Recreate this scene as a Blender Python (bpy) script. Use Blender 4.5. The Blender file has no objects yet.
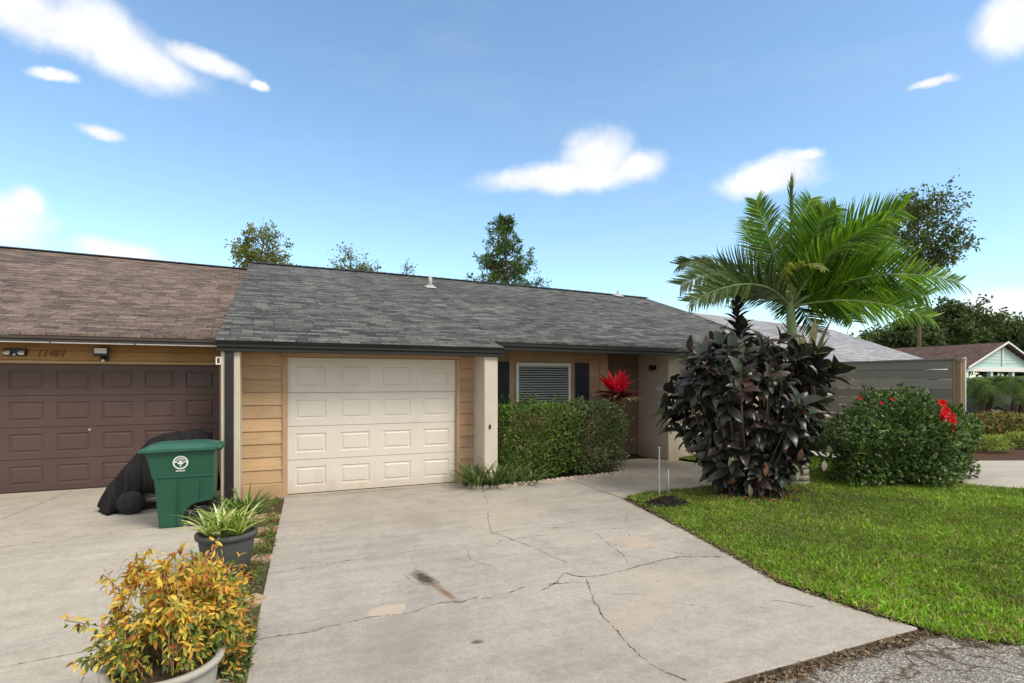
import bpy, math, random
import numpy as np
from mathutils import Vector, Matrix
random.seed(7)
RNG = np.random.default_rng(11)
R = math.radians
scene = bpy.context.scene
C = scene.collection

# ------------------------------------------------------------ helpers
OFF = {}          # root offset of every object that parents others

def tag(o, label=None, cat=None, group=None, kind=None):
    if label: o['label'] = label
    if cat: o['category'] = cat
    if group: o['group'] = group
    if kind: o['kind'] = kind
    return o

def thing(name, label, cat, loc=(0, 0, 0), group=None):
    o = bpy.data.objects.new(name, None); C.objects.link(o)
    o.location = loc; o.empty_display_size = .2
    OFF[o] = np.array(loc, float)
    return tag(o, label, cat, group)

def link_mesh(name, me, parent=None):
    o = bpy.data.objects.new(name, me); C.objects.link(o)
    if parent is not None:
        o.parent = parent
        OFF[o] = OFF.get(parent, np.zeros(3))
    else:
        OFF[o] = np.zeros(3)
    return o

def mesh_from(name, verts, faces, mats, parent=None, smooth=False, midx=None, tint=None, loc=None):
    """verts Nx3 world coords; faces list of tuples; tint Nx3 per vertex"""
    v = np.asarray(verts, float)
    off = OFF.get(parent, np.zeros(3)) if parent is not None else np.zeros(3)
    if loc is not None and parent is None: off = np.array(loc, float)
    v = v - off
    me = bpy.data.meshes.new(name)
    me.vertices.add(len(v)); me.vertices.foreach_set('co', v.astype(np.float32).ravel())
    tot = np.array([len(f) for f in faces], np.int32)
    idx = np.fromiter((i for f in faces for i in f), np.int32)
    me.loops.add(len(idx)); me.loops.foreach_set('vertex_index', idx)
    me.polygons.add(len(tot))
    st = np.concatenate([[0], np.cumsum(tot)[:-1]]).astype(np.int32)
    me.polygons.foreach_set('loop_start', st)
    if midx is not None: me.polygons.foreach_set('material_index', np.asarray(midx, np.int32))
    me.polygons.foreach_set('use_smooth', np.full(len(tot), bool(smooth)))
    if tint is not None:
        a = me.attributes.new('tint', 'FLOAT_COLOR', 'POINT')
        t = np.ones((len(v), 4), np.float32); t[:, :3] = tint
        a.data.foreach_set('color', t.ravel())
    me.update(calc_edges=True); me.validate()
    if not isinstance(mats, (list, tuple)): mats = [mats]
    for m in mats: me.materials.append(m)
    o = link_mesh(name, me, parent)
    if loc is not None and parent is None:
        o.location = loc; OFF[o] = np.array(loc, float)
    return o

class MB:
    def __init__(s): s.v = []; s.f = []; s.m = []; s.t = []; s.cur = 0; s.tint = None
    def add(s, vs, fs):
        b = len(s.v); s.v += [tuple(map(float, p)) for p in vs]
        s.t += [s.tint or (1, 1, 1)] * len(vs)
        for f in fs: s.f.append(tuple(b + i for i in f)); s.m.append(s.cur)
        return s
    def box(s, x0, x1, y0, y1, z0, z1):
        return s.add([(x0,y0,z0),(x1,y0,z0),(x1,y1,z0),(x0,y1,z0),(x0,y0,z1),(x1,y0,z1),(x1,y1,z1),(x0,y1,z1)],
              [(0,3,2,1),(4,5,6,7),(0,1,5,4),(1,2,6,5),(2,3,7,6),(3,0,4,7)])
    def prism(s, poly, z0, z1):       # poly ccw list of (x,y)
        n = len(poly)
        return s.add([(x,y,z0) for x,y in poly]+[(x,y,z1) for x,y in poly],
              [tuple(range(n-1,-1,-1)), tuple(range(n,2*n))]+[(i,(i+1)%n,n+(i+1)%n,n+i) for i in range(n)])
    def slab(s, top, th):             # top: ccw 3d polygon, extruded straight down
        n = len(top)
        return s.add(list(top)+[(x,y,z-th) for x,y,z in top],
              [tuple(range(n)), tuple(range(2*n-1,n-1,-1))]+[((i+1)%n,i,n+i,n+(i+1)%n) for i in range(n)])
    def tube(s, pts, rad, n=8, caps=True):
        pts = [Vector(p) for p in pts]
        if not hasattr(rad, '__len__'): rad = [rad]*len(pts)
        b = []; prev = None
        for i, p in enumerate(pts):
            d = (pts[min(i+1,len(pts)-1)]-pts[max(i-1,0)]).normalized()
            if prev is None:
                a = Vector((1,0,0)) if abs(d.x) < .8 else Vector((0,1,0))
            else: a = prev
            x = (a - d*a.dot(d)).normalized(); prev = x
            y = d.cross(x)
            for k in range(n):
                t = 2*math.pi*k/n
                b.append(p + (x*math.cos(t)+y*math.sin(t))*rad[i])
        fs = []
        for i in range(len(pts)-1):
            for k in range(n):
                fs.append((i*n+k, i*n+(k+1)%n, (i+1)*n+(k+1)%n, (i+1)*n+k))
        if caps:
            fs.append(tuple(range(n-1,-1,-1))); fs.append(tuple((len(pts)-1)*n+k for k in range(n)))
        return s.add(b, fs)
    def lathe(s, prof, cx, cy, n=32):  # prof list of (r,z)
        b = []
        for r, z in prof:
            for k in range(n):
                t = 2*math.pi*k/n; b.append((cx+r*math.cos(t), cy+r*math.sin(t), z))
        fs = []
        for i in range(len(prof)-1):
            for k in range(n):
                fs.append((i*n+k, i*n+(k+1)%n, (i+1)*n+(k+1)%n, (i+1)*n+k))
        return s.add(b, fs)
    def build(s, name, mats, parent=None, smooth=False, bevel=0, seg=1, loc=None):
        o = mesh_from(name, s.v, s.f, mats, parent, smooth, s.m, np.array(s.t), loc)
        if bevel:
            m = o.modifiers.new('bevel', 'BEVEL'); m.width = bevel; m.segments = seg
            m.limit_method = 'ANGLE'; m.angle_limit = R(35)
        return o

def unit(a): return a/np.maximum(np.linalg.norm(a, axis=-1, keepdims=True), 1e-9)

T_LEAF = (np.array([(0,0,0),(.3,-.42,.07),(.3,.42,.07),(.35,0,0),(.72,-.36,.02),(.72,.36,.02),(.72,0,-.05),(1,0,-.16)]),
          [(0,3,1),(0,2,3),(3,6,4,1),(3,2,5,6),(6,7,4),(6,5,7)])
T_BIG = (np.array([(0,-.06,0),(0,.06,0),(.12,-.26,.05),(.12,.26,.05),(.12,0,0),(.4,-.5,.08),(.4,.5,.08),(.4,0,-.0),
                   (.7,-.42,.03),(.7,.42,.03),(.7,0,-.05),(.9,-.17,-.08),(.9,.17,-.08),(.9,0,-.11),(1,0,-.18)]),
          [(0,4,2),(0,1,4),(1,3,4),(2,4,7,5),(4,3,6,7),(5,7,10,8),(7,6,9,10),(8,10,13,11),(10,9,12,13),(11,13,14),(13,12,14)])
T_DIA = (np.array([(0,0,0),(.5,-.5,.1),(1,0,-.05),(.5,.5,.1)]), [(0,2,1),(0,3,2)])

def scatter(name, pos, d, nrm, L, W, tpl, mat, tint=None, parent=None, smooth=False, loc=None):
    pos = np.asarray(pos, float); N = len(pos)
    d = unit(np.asarray(d, float)); nrm = np.asarray(nrm, float)
    x = np.cross(d, nrm)
    bad = np.linalg.norm(x, axis=1) < 1e-3
    x[bad] = np.cross(d[bad], np.array([.3,.7,.64]))
    x = unit(x); z = np.cross(x, d)
    tv, tf = tpl
    L = np.broadcast_to(L, (N,)); W = np.broadcast_to(W, (N,))
    v = (pos[:,None,:] + d[:,None,:]*(tv[None,:,0:1]*L[:,None,None]) + x[:,None,:]*(tv[None,:,1:2]*W[:,None,None])
         + z[:,None,:]*(tv[None,:,2:3]*L[:,None,None])).reshape(-1,3)
    k = len(tv)
    faces = []
    base = (np.arange(N)*k)
    fl = [np.array(f) for f in tf]
    per = [ (base[:,None]+f[None,:]) for f in fl ]
    tots = np.tile(np.array([len(f) for f in fl], np.int32), N)
    idx = np.concatenate(per, axis=1).ravel().astype(np.int32)
    off = OFF.get(parent, np.zeros(3)) if parent is not None else (np.array(loc, float) if loc is not None else np.zeros(3))
    me = bpy.data.meshes.new(name)
    me.vertices.add(len(v)); me.vertices.foreach_set('co', (v-off).astype(np.float32).ravel())
    me.loops.add(len(idx)); me.loops.foreach_set('vertex_index', idx)
    me.polygons.add(len(tots))
    st = np.concatenate([[0], np.cumsum(tots)[:-1]]).astype(np.int32)
    me.polygons.foreach_set('loop_start', st)
    me.polygons.foreach_set('use_smooth', np.full(len(tots), bool(smooth)))
    if tint is not None:
        a = me.attributes.new('tint', 'FLOAT_COLOR', 'POINT')
        t = np.ones((N, k, 4), np.float32); t[:,:,:3] = np.asarray(tint)[:,None,:]
        a.data.foreach_set('color', t.ravel())
    me.update(calc_edges=True)
    me.materials.append(mat)
    o = link_mesh(name, me, parent)
    if loc is not None and parent is None:
        o.location = loc; OFF[o] = np.array(loc, float)
    return o

def rand_dirs(n): return unit(RNG.normal(size=(n,3)))

def mixcol(cols, n, jit=.12):
    """random pick from weighted list of linear colours with brightness jitter"""
    w = np.array([c[3] for c in cols]); w = w/w.sum()
    k = RNG.choice(len(cols), n, p=w)
    c = np.array([c[:3] for c in cols])[k]
    return c*(1+RNG.normal(0, jit, (n,1))).clip(.5,1.6)

# ------------------------------------------------------------ materials
def newmat(name):
    m = bpy.data.materials.new(name); m.use_nodes = True
    nt = m.node_tree; nt.nodes.clear()
    return m, nt
def N(nt, typ, **kw):
    n = nt.nodes.new(typ)
    for k, v in kw.items():
        if k.startswith('i_'):
            key = k[2:]; key = int(key) if key.isdigit() else key.replace('_', ' ')
            n.inputs[key].default_value = v
        else: setattr(n, k, v)
    return n
def lk(nt, a, b): nt.links.new(a, b)
def ramp(nt, fac, stops):
    r = N(nt, 'ShaderNodeValToRGB')
    e = r.color_ramp.elements
    while len(e) < len(stops): e.new(.5)
    for i, (p, c) in enumerate(stops):
        e[i].position = p; e[i].color = (*c, 1) if len(c) == 3 else c
    lk(nt, fac, r.inputs[0]); return r.outputs[0]
def mul(nt, a, b, f=1.0, mode='MULTIPLY'):
    m = N(nt, 'ShaderNodeMix', data_type='RGBA', blend_type=mode)
    if isinstance(f, (int, float)): m.inputs[0].default_value = f
    else: lk(nt, f, m.inputs[0])
    for s, x in ((6, a), (7, b)):
        if isinstance(x, (tuple, list)): m.inputs[s].default_value = (*x[:3], 1)
        else: lk(nt, x, m.inputs[s])
    return m.outputs[2]
def math_(nt, op, a, b=None, c=None, clamp=False):
    m = N(nt, 'ShaderNodeMath', operation=op, use_clamp=clamp)
    for i, x in enumerate((a, b, c)):
        if x is None: continue
        if isinstance(x, (int, float)): m.inputs[i].default_value = x
        else: lk(nt, x, m.inputs[i])
    return m.outputs[0]
def coords(nt, scale=(1,1,1), rot=(0,0,0), loc=(0,0,0)):
    t = N(nt, 'ShaderNodeTexCoord'); mp = N(nt, 'ShaderNodeMapping')
    mp.inputs['Scale'].default_value = scale; mp.inputs['Rotation'].default_value = rot; mp.inputs['Location'].default_value = loc
    lk(nt, t.outputs['Object'], mp.inputs[0]); return mp.outputs[0]
def noise(nt, vec, sc, det=6, rough=.6, dist=0):
    n = N(nt, 'ShaderNodeTexNoise'); n.inputs['Scale'].default_value = sc; n.inputs['Detail'].default_value = det
    n.inputs['Roughness'].default_value = rough; n.inputs['Distortion'].default_value = dist
    lk(nt, vec, n.inputs['Vector']); return n.outputs['Fac']
def finish(nt, col, rough=.7, bump=None, bs=.3, bd=.01, spec=.5, metal=0, transl=0, coat=0):
    p = N(nt, 'ShaderNodeBsdfPrincipled')
    if isinstance(col, (tuple, list)): p.inputs['Base Color'].default_value = (*col[:3], 1)
    else: lk(nt, col, p.inputs['Base Color'])
    if isinstance(rough, (int, float)): p.inputs['Roughness'].default_value = rough
    else: lk(nt, rough, p.inputs['Roughness'])
    p.inputs['Specular IOR Level'].default_value = spec
    p.inputs['Metallic'].default_value = metal
    p.inputs['Coat Weight'].default_value = coat
    if bump is not None:
        b = N(nt, 'ShaderNodeBump'); b.inputs['Strength'].default_value = bs; b.inputs['Distance'].default_value = bd
        lk(nt, bump, b.inputs['Height']); lk(nt, b.outputs[0], p.inputs['Normal'])
    out = N(nt, 'ShaderNodeOutputMaterial')
    if transl:
        t = N(nt, 'ShaderNodeBsdfTranslucent'); mx = N(nt, 'ShaderNodeMixShader'); mx.inputs[0].default_value = transl
        if isinstance(col, (tuple, list)): t.inputs[0].default_value = (*col[:3], 1)
        else:
            g = mul(nt, col, (1.3, 1.35, .7)); lk(nt, g, t.inputs[0])
        lk(nt, p.outputs[0], mx.inputs[1]); lk(nt, t.outputs[0], mx.inputs[2]); lk(nt, mx.outputs[0], out.inputs[0])
    else: lk(nt, p.outputs[0], out.inputs[0])
def tintnode(nt):
    a = N(nt, 'ShaderNodeAttribute'); a.attribute_name = 'tint'; return a.outputs['Color']

def grime(nt, c, v, top=.28, amt=.62, col=(.75,.7,.62)):
    sp = N(nt, 'ShaderNodeSeparateXYZ'); lk(nt, v, sp.inputs[0])
    h = math_(nt, 'ADD', sp.outputs[2], math_(nt, 'MULTIPLY', math_(nt, 'SUBTRACT', noise(nt, v, 7, 8, .75), .5), top*1.3))
    return mul(nt, c, col, ramp(nt, h, [(0, (amt,)*3), (top, (0,0,0))]))
def m_paint(name, col, rough=.6, var=.12, sc=3, bs=.15, spec=.4, dirt=None, splash=False):
    m, nt = newmat(name); v = coords(nt)
    n1 = noise(nt, v, sc, 8, .65); n2 = noise(nt, v, sc*25, 4, .6)
    c = mul(nt, col, ramp(nt, n1, [(.3, (1-var,)*3), (.7, (1+var*.4,)*3)]))
    if dirt: c = mul(nt, c, dirt, ramp(nt, noise(nt, v, sc*.6, 10, .75, .6), [(.52, (0,0,0)), (.75, (.55,.55,.55))]), 'MIX')
    if splash: c = grime(nt, c, v)
    finish(nt, c, rough, n2, bs, .004, spec); return m

def m_tint(name, rough=.5, transl=0, spec=.5, coat=0, vein=False):
    m, nt = newmat(name)
    c = tintnode(nt); v = coords(nt)
    c = mul(nt, c, ramp(nt, noise(nt, v, 9, 3), [(.3, (.8,.8,.8)), (.7, (1.15,1.15,1.15))]))
    finish(nt, c, rough, None, spec=spec, transl=transl, coat=coat); return m

def m_wood(name, col, dark, horizontal=True, rough=.65, usetint=True):
    m, nt = newmat(name)
    v = coords(nt, (1.5, 20, 22) if horizontal else (22, 20, 1.5))
    g = noise(nt, v, 2.2, 8, .65, .6)
    v2 = coords(nt)
    c = ramp(nt, g, [(.28, dark), (.5, col), (.8, tuple(min(1, x*1.12) for x in col))])
    c = mul(nt, c, ramp(nt, noise(nt, v2, 1.3, 6), [(.3, (.82,.8,.78)), (.7, (1.08,1.07,1.05))]))
    kn = N(nt, 'ShaderNodeTexVoronoi'); kn.inputs['Scale'].default_value = 2.3
    lk(nt, coords(nt, (1, 1, 3)), kn.inputs['Vector'])
    c = mul(nt, c, tuple(x*.45 for x in dark), ramp(nt, kn.outputs['Distance'], [(.0, (.8,.8,.8)), (.06, (0,0,0))]), 'MIX')
    if usetint: c = mul(nt, c, tintnode(nt))
    finish(nt, c, rough, g, .35, .004, .3); return m

def m_concrete(name, base, stain, light, sc=1.0, speck=True):
    m, nt = newmat(name); v = coords(nt)
    big = noise(nt, v, .55*sc, 9, .68, .4); mid = noise(nt, v, 3.1*sc, 10, .72, .3); fine = noise(nt, v, 60*sc, 6, .7)
    c = ramp(nt, big, [(.32, stain), (.5, base), (.7, light)])
    c = mul(nt, c, ramp(nt, mid, [(.3, (.84,.83,.82)), (.5, (1,1,1)), (.72, (1.1,1.09,1.07))]))
    # long brushed streaks along the pour
    st = noise(nt, coords(nt, (.35, 5, 1), (0, 0, .25)), 1.6, 7, .6)
    c = mul(nt, c, ramp(nt, st, [(.35, (.92,.92,.93)), (.65, (1.05,1.04,1.03))]))
    # pitted specks exposing sand and aggregate
    vo = N(nt, 'ShaderNodeTexVoronoi'); vo.inputs['Scale'].default_value = 85; lk(nt, v, vo.inputs['Vector'])
    zone = ramp(nt, noise(nt, v, 1.1, 6, .7), [(.48, (0,0,0)), (.68, (.8,.8,.8))])
    spk = mul(nt, (0,0,0), ramp(nt, vo.outputs['Distance'], [(.1, (1,1,1)), (.3, (0,0,0))]), zone, 'MIX')
    c = mul(nt, c, (.62,.52,.4), spk, 'MIX')
    c = mul(nt, c, ramp(nt, fine, [(.3, (.78,.78,.77)), (.7, (1.16,1.16,1.16))]))
    c = mul(nt, c, ramp(nt, noise(nt, v, 17*sc, 5, .7), [(.35, (.9,.89,.88)), (.65, (1.07,1.07,1.07))]))
    return m, nt, c, fine

def spot(nt, c, cx, cy, rx, ry, rot, col, strength, nsc=9, soft=(.35, 1.0)):
    """a stain with a shape of its own, soaked into a flat surface"""
    t = N(nt, 'ShaderNodeTexCoord'); mp = N(nt, 'ShaderNodeMapping', vector_type='TEXTURE')
    mp.inputs['Location'].default_value = (cx, cy, 0); mp.inputs['Rotation'].default_value = (0, 0, rot); mp.inputs['Scale'].default_value = (rx, ry, 5)
    lk(nt, t.outputs['Object'], mp.inputs[0])
    ln = N(nt, 'ShaderNodeVectorMath', operation='LENGTH'); lk(nt, mp.outputs[0], ln.inputs[0])
    n = noise(nt, t.outputs['Object'], nsc, 6, .65)
    d = math_(nt, 'ADD', ln.outputs['Value'], math_(nt, 'MULTIPLY', math_(nt, 'SUBTRACT', n, .5), 1.1))
    f = ramp(nt, d, [(soft[0], (strength,)*3), (soft[1], (0,0,0))])
    return mul(nt, c, col, f, 'MIX')

# driveway concrete
M_DRIVE, nt, c, fn = m_concrete('driveway_concrete', (.39,.368,.335), (.32,.302,.272), (.435,.408,.365))
c = spot(nt, c, 1.24, 4.9, .3, .1, -1.4, (.05,.035,.022), .93, 14, (.35, 1.1))
c = spot(nt, c, 1.32, 4.5, .3, .05, -1.4, (.17,.09,.04), .85, 14, (.2, 1.1))
c = spot(nt, c, 1.27, 3.56, .06, .035, 0, (.09,.08,.07), .85, 20, (.5, 1.0))
c = spot(nt, c, .95, 4.0, .5, .5, 0, (.25,.215,.17), .35, 5, (.1, 1.3))
c = spot(nt, c, .8, 4.33, .17, .13, .1, (.5,.42,.33), .75, 6, (.8, .95))
c = spot(nt, c, .55, 7.9, .7, .5, .2, (.43,.39,.32), .5, 4, (.2, 1.2))
c = spot(nt, c, 2.9, 6.9, .8, .5, .6, (.42,.37,.29), .5, 4, (.2, 1.2))
c = spot(nt, c, .7, 3.6, .5, .6, 0, (.24,.215,.18), .4, 5, (.1, 1.2))
c = spot(nt, c, 3.3, 4.0, .9, .35, -.4, (.45,.4,.32), .5, 4, (.2, 1.2))
c = spot(nt, c, 1.75, 7.1, .5, .9, 0, (.29,.26,.22), .45, 4, (.1, 1.2))
c = spot(nt, c, 3.7, 5.05, .3, .22, .2, (.48,.38,.28), .5, 6, (.5, 1.0))
c = spot(nt, c, 2.6, 3.5, .9, .3, .5, (.46,.39,.3), .35, 3, (.2, 1.2))
c = spot(nt, c, 1.5, 9.15, 1.7, .16, 0, (.2,.18,.15), .5, 3, (.3, 1.2))
finish(nt, c, .85, fn, .25, .004, .3)
M_DRIVE2, nt, c, fn = m_concrete('pale_concrete', (.44,.415,.365), (.39,.365,.32), (.48,.455,.40))
finish(nt, c, .85, fn, .2, .004, .3)
M_WALK, nt, c, fn = m_concrete('walkway_concrete', (.4,.365,.31), (.3,.27,.23), (.46,.42,.35), 1.4)
finish(nt, c, .85, fn, .25, .004, .3)
M_CRACK = m_paint('crack_dirt', (.085,.072,.058), .95, .4, 14)
M_JOINT = m_paint('joint_dirt', (.09,.08,.065), .95, .4, 10)

def m_asphalt():
    m, nt = newmat('old_asphalt'); v = coords(nt)
    vo = N(nt, 'ShaderNodeTexVoronoi'); vo.inputs['Scale'].default_value = 70; lk(nt, v, vo.inputs['Vector'])
    wn = N(nt, 'ShaderNodeSeparateColor'); lk(nt, vo.outputs['Color'], wn.inputs[0])
    st = ramp(nt, wn.outputs[0], [(.0, (.24,.23,.21)), (.45, (.34,.325,.3)), (.8, (.45,.43,.4)), (1, (.62,.6,.56))])
    c = mul(nt, st, (.15,.14,.125), ramp(nt, vo.outputs['Distance'], [(.35, (0,0,0)), (.62, (1,1,1))]), 'MIX')
    c = mul(nt, c, ramp(nt, noise(nt, v, 1.4, 8, .7), [(.3, (.75,.74,.72)), (.7, (1.2,1.19,1.15))]))
    ck = N(nt, 'ShaderNodeTexVoronoi', feature='DISTANCE_TO_EDGE'); ck.inputs['Scale'].default_value = 1.7
    dn = N(nt, 'ShaderNodeTexNoise'); dn.inputs['Scale'].default_value = 3; dn.inputs['Detail'].default_value = 6; lk(nt, v, dn.inputs['Vector'])
    ad = N(nt, 'ShaderNodeVectorMath', operation='ADD'); lk(nt, v, ad.inputs[0]); lk(nt, dn.outputs['Color'], ad.inputs[1])
    lk(nt, ad.outputs[0], ck.inputs['Vector'])
    c = mul(nt, c, (.085,.065,.045), ramp(nt, ck.outputs['Distance'], [(.012, (1,1,1)), (.045, (0,0,0))]), 'MIX')
    finish(nt, c, .9, vo.outputs['Distance'], .6, -.01, .3); return m
M_ASPH = m_asphalt()

def m_ground(name, cols, sc=6, bd=.03):
    m, nt = newmat(name); v = coords(nt)
    n = noise(nt, v, sc, 10, .75, .3); n2 = noise(nt, v, sc*9, 6, .7)
    c = ramp(nt, n, cols)
    c = mul(nt, c, ramp(nt, n2, [(.3, (.6,.6,.6)), (.7, (1.35,1.35,1.3))]))
    finish(nt, c, .95, n2, .8, bd, .2); return m
M_SOIL = m_ground('soil', [(.3, (.06,.045,.03)), (.55, (.12,.09,.06)), (.75, (.2,.16,.11))])
M_LAWN = m_ground('lawn_soil', [(.3, (.045,.06,.018)), (.55, (.07,.1,.025)), (.78, (.14,.115,.06))], 2.5)
M_FARLAWN = m_ground('far_lawn', [(.3, (.06,.1,.025)), (.6, (.09,.14,.035)), (.8, (.13,.14,.06))], 1.2)
M_MULCH = m_ground('mulch', [(.3, (.05,.025,.016)), (.55, (.11,.06,.04)), (.75, (.17,.11,.08))], 14)
M_BLACK_SOIL = m_ground('black_soil', [(.3, (.01,.009,.008)), (.6, (.025,.022,.02)), (.8, (.06,.05,.045))], 16)

def m_shingle(name, c1, c2, cmort, wash, slope=.29):
    m, nt = newmat(name)
    t = N(nt, 'ShaderNodeTexCoord'); v0 = t.outputs['Object']
    s0 = N(nt, 'ShaderNodeSeparateXYZ'); lk(nt, v0, s0.inputs[0])
    row = math_(nt, 'FLOOR', math_(nt, 'DIVIDE', s0.outputs[1], .135))
    wn_ = N(nt, 'ShaderNodeTexWhiteNoise', noise_dimensions='1D'); lk(nt, row, wn_.inputs['W'])
    cb_ = N(nt, 'ShaderNodeCombineXYZ'); lk(nt, math_(nt, 'ADD', s0.outputs[0], math_(nt, 'MULTIPLY', wn_.outputs['Value'], 3.7)), cb_.inputs[0])
    lk(nt, s0.outputs[1], cb_.inputs[1]); v = cb_.outputs[0]
    def brick(w, h, off, loc):
        b = N(nt, 'ShaderNodeTexBrick'); mp = N(nt, 'ShaderNodeMapping'); mp.inputs['Location'].default_value = loc
        lk(nt, v, mp.inputs[0]); lk(nt, mp.outputs[0], b.inputs['Vector'])
        b.offset = off; b.inputs['Scale'].default_value = 1; b.inputs['Brick Width'].default_value = w
        b.inputs['Row Height'].default_value = h; b.inputs['Mortar Size'].default_value = .0085; b.inputs['Mortar Smooth'].default_value = .3
        b.inputs['Color1'].default_value = (*c1,1); b.inputs['Color2'].default_value = (*c2,1); b.inputs['Mortar'].default_value = (*cmort,1)
        return b
    b1 = brick(.31, .135, .5, (0,0,0)); b2 = brick(.2, .135, .37, (.07,0,0))
    c = mul(nt, b1.outputs[0], b2.outputs[0], .3, 'MIX')
    c = mul(nt, c, ramp(nt, noise(nt, v0, .35, 6, .7, .8), [(.3, (.78,.78,.78)), (.7, wash)]))
    c = mul(nt, c, ramp(nt, noise(nt, coords(nt, (2.2, 8, 1)), 1.0, 8, .75), [(.3, (.5,.5,.5)), (.7, (1.6,1.6,1.58))]))
    c = mul(nt, c, ramp(nt, noise(nt, v, 45, 5, .85), [(.3, (.5,.5,.5)), (.7, (1.6,1.6,1.6))]))
    # saw-tooth height: every course laps over the one below it
    sx = N(nt, 'ShaderNodeSeparateXYZ'); lk(nt, v0, sx.inputs[0])
    fr = math_(nt, 'FRACT', math_(nt, 'DIVIDE', sx.outputs[1], .135))
    h = math_(nt, 'SUBTRACT', 1, fr)
    h = math_(nt, 'ADD', h, math_(nt, 'MULTIPLY', b1.outputs['Fac'], -.4))
    finish(nt, c, .9, h, .9, .012, .25); return m
M_ROOF = m_shingle('grey_shingles', (.018,.019,.018), (.15,.153,.143), (.012,.012,.011), (1.3,1.31,1.3))
M_ROOFB = m_shingle('brown_shingles', (.055,.042,.036), (.225,.17,.142), (.03,.023,.02), (1.25,1.2,1.15))
M_ROOFN = m_shingle('pale_shingles', (.24,.25,.275), (.29,.3,.33), (.21,.215,.235), (1.1,1.1,1.1))
M_ROOFR = m_shingle('red_brown_shingles', (.2,.11,.08), (.28,.16,.12), (.13,.08,.06), (1.1,1.05,1.0))
M_ROOFD = m_shingle('dark_brown_shingles', (.085,.052,.045), (.14,.09,.075), (.05,.035,.03), (1.1,1.05,1.0))

M_SIDL = m_wood('ochre_siding', (.55,.385,.235), (.42,.275,.155))
M_SIDR = m_wood('tan_siding', (.47,.325,.22), (.37,.245,.16))
M_SIDB = m_wood('brown_house_siding', (.42,.25,.1), (.31,.18,.07))
M_TRIM = m_wood('tan_trim', (.47,.32,.2), (.38,.25,.15), False)
M_TRIMB = m_wood('pale_tan_trim', (.5,.33,.18), (.42,.27,.14), True)
M_FENCE = m_wood('weathered_boards', (.33,.32,.295), (.17,.163,.15))
M_POST = m_wood('brown_post', (.36,.25,.16), (.24,.16,.1), False)
def m_stucco(name, col, dirt):
    m, nt = newmat(name); v = coords(nt)
    n = noise(nt, v, 70, 8, .75); big = noise(nt, v, 1.2, 8, .7, .5)
    c = mul(nt, col, ramp(nt, big, [(.3, (.86,.85,.83)), (.7, (1.03,1.03,1.03))]))
    c = mul(nt, c, dirt, ramp(nt, noise(nt, coords(nt, (5,5,.7)), 2, 9, .75), [(.55, (0,0,0)), (.8, (.5,.5,.5))]), 'MIX')
    c = grime(nt, c, v, .4, .7, (.7,.66,.56))
    finish(nt, c, .9, n, .6, .01, .2); return m
M_STUC = m_stucco('cream_stucco', (.72,.65,.55), (.4,.34,.27))
M_STUCW = m_stucco('white_stucco', (.62,.565,.475), (.45,.39,.31))
M_STEM = m_stucco('painted_block_base', (.6,.42,.26), (.36,.24,.14))
M_BRDOOR = m_paint('brown_door_paint', (.1,.062,.056), .5, .15, 1.5, .08, dirt=(.13,.09,.08), splash=True)
M_WHDOOR = m_paint('white_door_paint', (.68,.645,.585), .42, .06, 1.2, .05, dirt=(.47,.42,.34), splash=True)
M_DARKTRIM = m_paint('charcoal_trim', (.022,.022,.025), .5, .2, 3)
M_GUTTER = m_paint('dark_gutter', (.018,.018,.018), .5, .2, 3)
M_BRFASCIA = m_paint('brown_fascia', (.075,.06,.05), .45, .25, 3)
M_SHUT = m_paint('navy_shutter', (.012,.015,.028), .5, .25, 4)
M_WHITE = m_paint('white_vinyl', (.8,.8,.78), .4, .05, 4)
M_BLIND = m_paint('blind_slat', (.85,.85,.83), .5, .05, 4)
M_DARK = m_paint('dark_interior', (.02,.02,.022), .8, .2)
M_DOORBR = m_wood('brown_panelling', (.27,.195,.145), (.2,.14,.1), False)
M_BLACK = m_paint('black_metal', (.015,.015,.016), .35, .1)
M_METAL = m_paint('galvanised_metal', (.45,.45,.44), .4, .2, 8)
M_RUBBER = m_paint('black_rubber', (.018,.018,.018), .85, .2)
M_GREEN = m_paint('green_plastic', (.014,.088,.052), .42, .12, 2, .05, dirt=(.035,.13,.09))
M_GREENLID = m_paint('green_lid_plastic', (.025,.12,.08), .4, .14, 3, .05, dirt=(.06,.17,.12))
M_LOGO = m_paint('white_print', (.75,.78,.76), .5, .05)
M_COVER = m_paint('black_cover_fabric', (.016,.016,.017), .85, .35, 3, .4, .2)
M_LAMP = m_paint('lamp_glass', (.75,.76,.74), .2, .05)
M_NUM = m_paint('house_number_metal', (.14,.05,.025), .45, .2)
M_POT = m_stucco('weathered_pale_pot', (.46,.44,.4), (.16,.15,.13))
M_POT2 = m_stucco('dark_resin_pot', (.1,.105,.11), (.2,.19,.17))
M_HUSK = m_wood('dry_husk', (.4,.33,.24), (.22,.17,.12), False, .9, False)
M_BARK = m_wood('bark', (.16,.12,.09), (.07,.05,.035), False, .95, False)
M_TWIG = m_wood('pale_twigs', (.32,.2,.13), (.2,.12,.08), False, .9, False)
M_AQUA = m_paint('aqua_paint', (.5,.72,.68), .5, .06, 2)
M_OLIVEWALL = m_paint('neighbour_wall', (.3,.27,.22), .8, .1)
M_GLASSV, nt = newmat('window_glass')
g = N(nt, 'ShaderNodeBsdfGlossy'); g.inputs['Roughness'].default_value = .03
tr = N(nt, 'ShaderNodeBsdfTransparent'); tr.inputs[0].default_value = (.88,.9,.9,1)
fr = N(nt, 'ShaderNodeFresnel'); fr.inputs[0].default_value = 1.5; mx = N(nt, 'ShaderNodeMixShader'); out = N(nt, 'ShaderNodeOutputMaterial')
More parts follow.
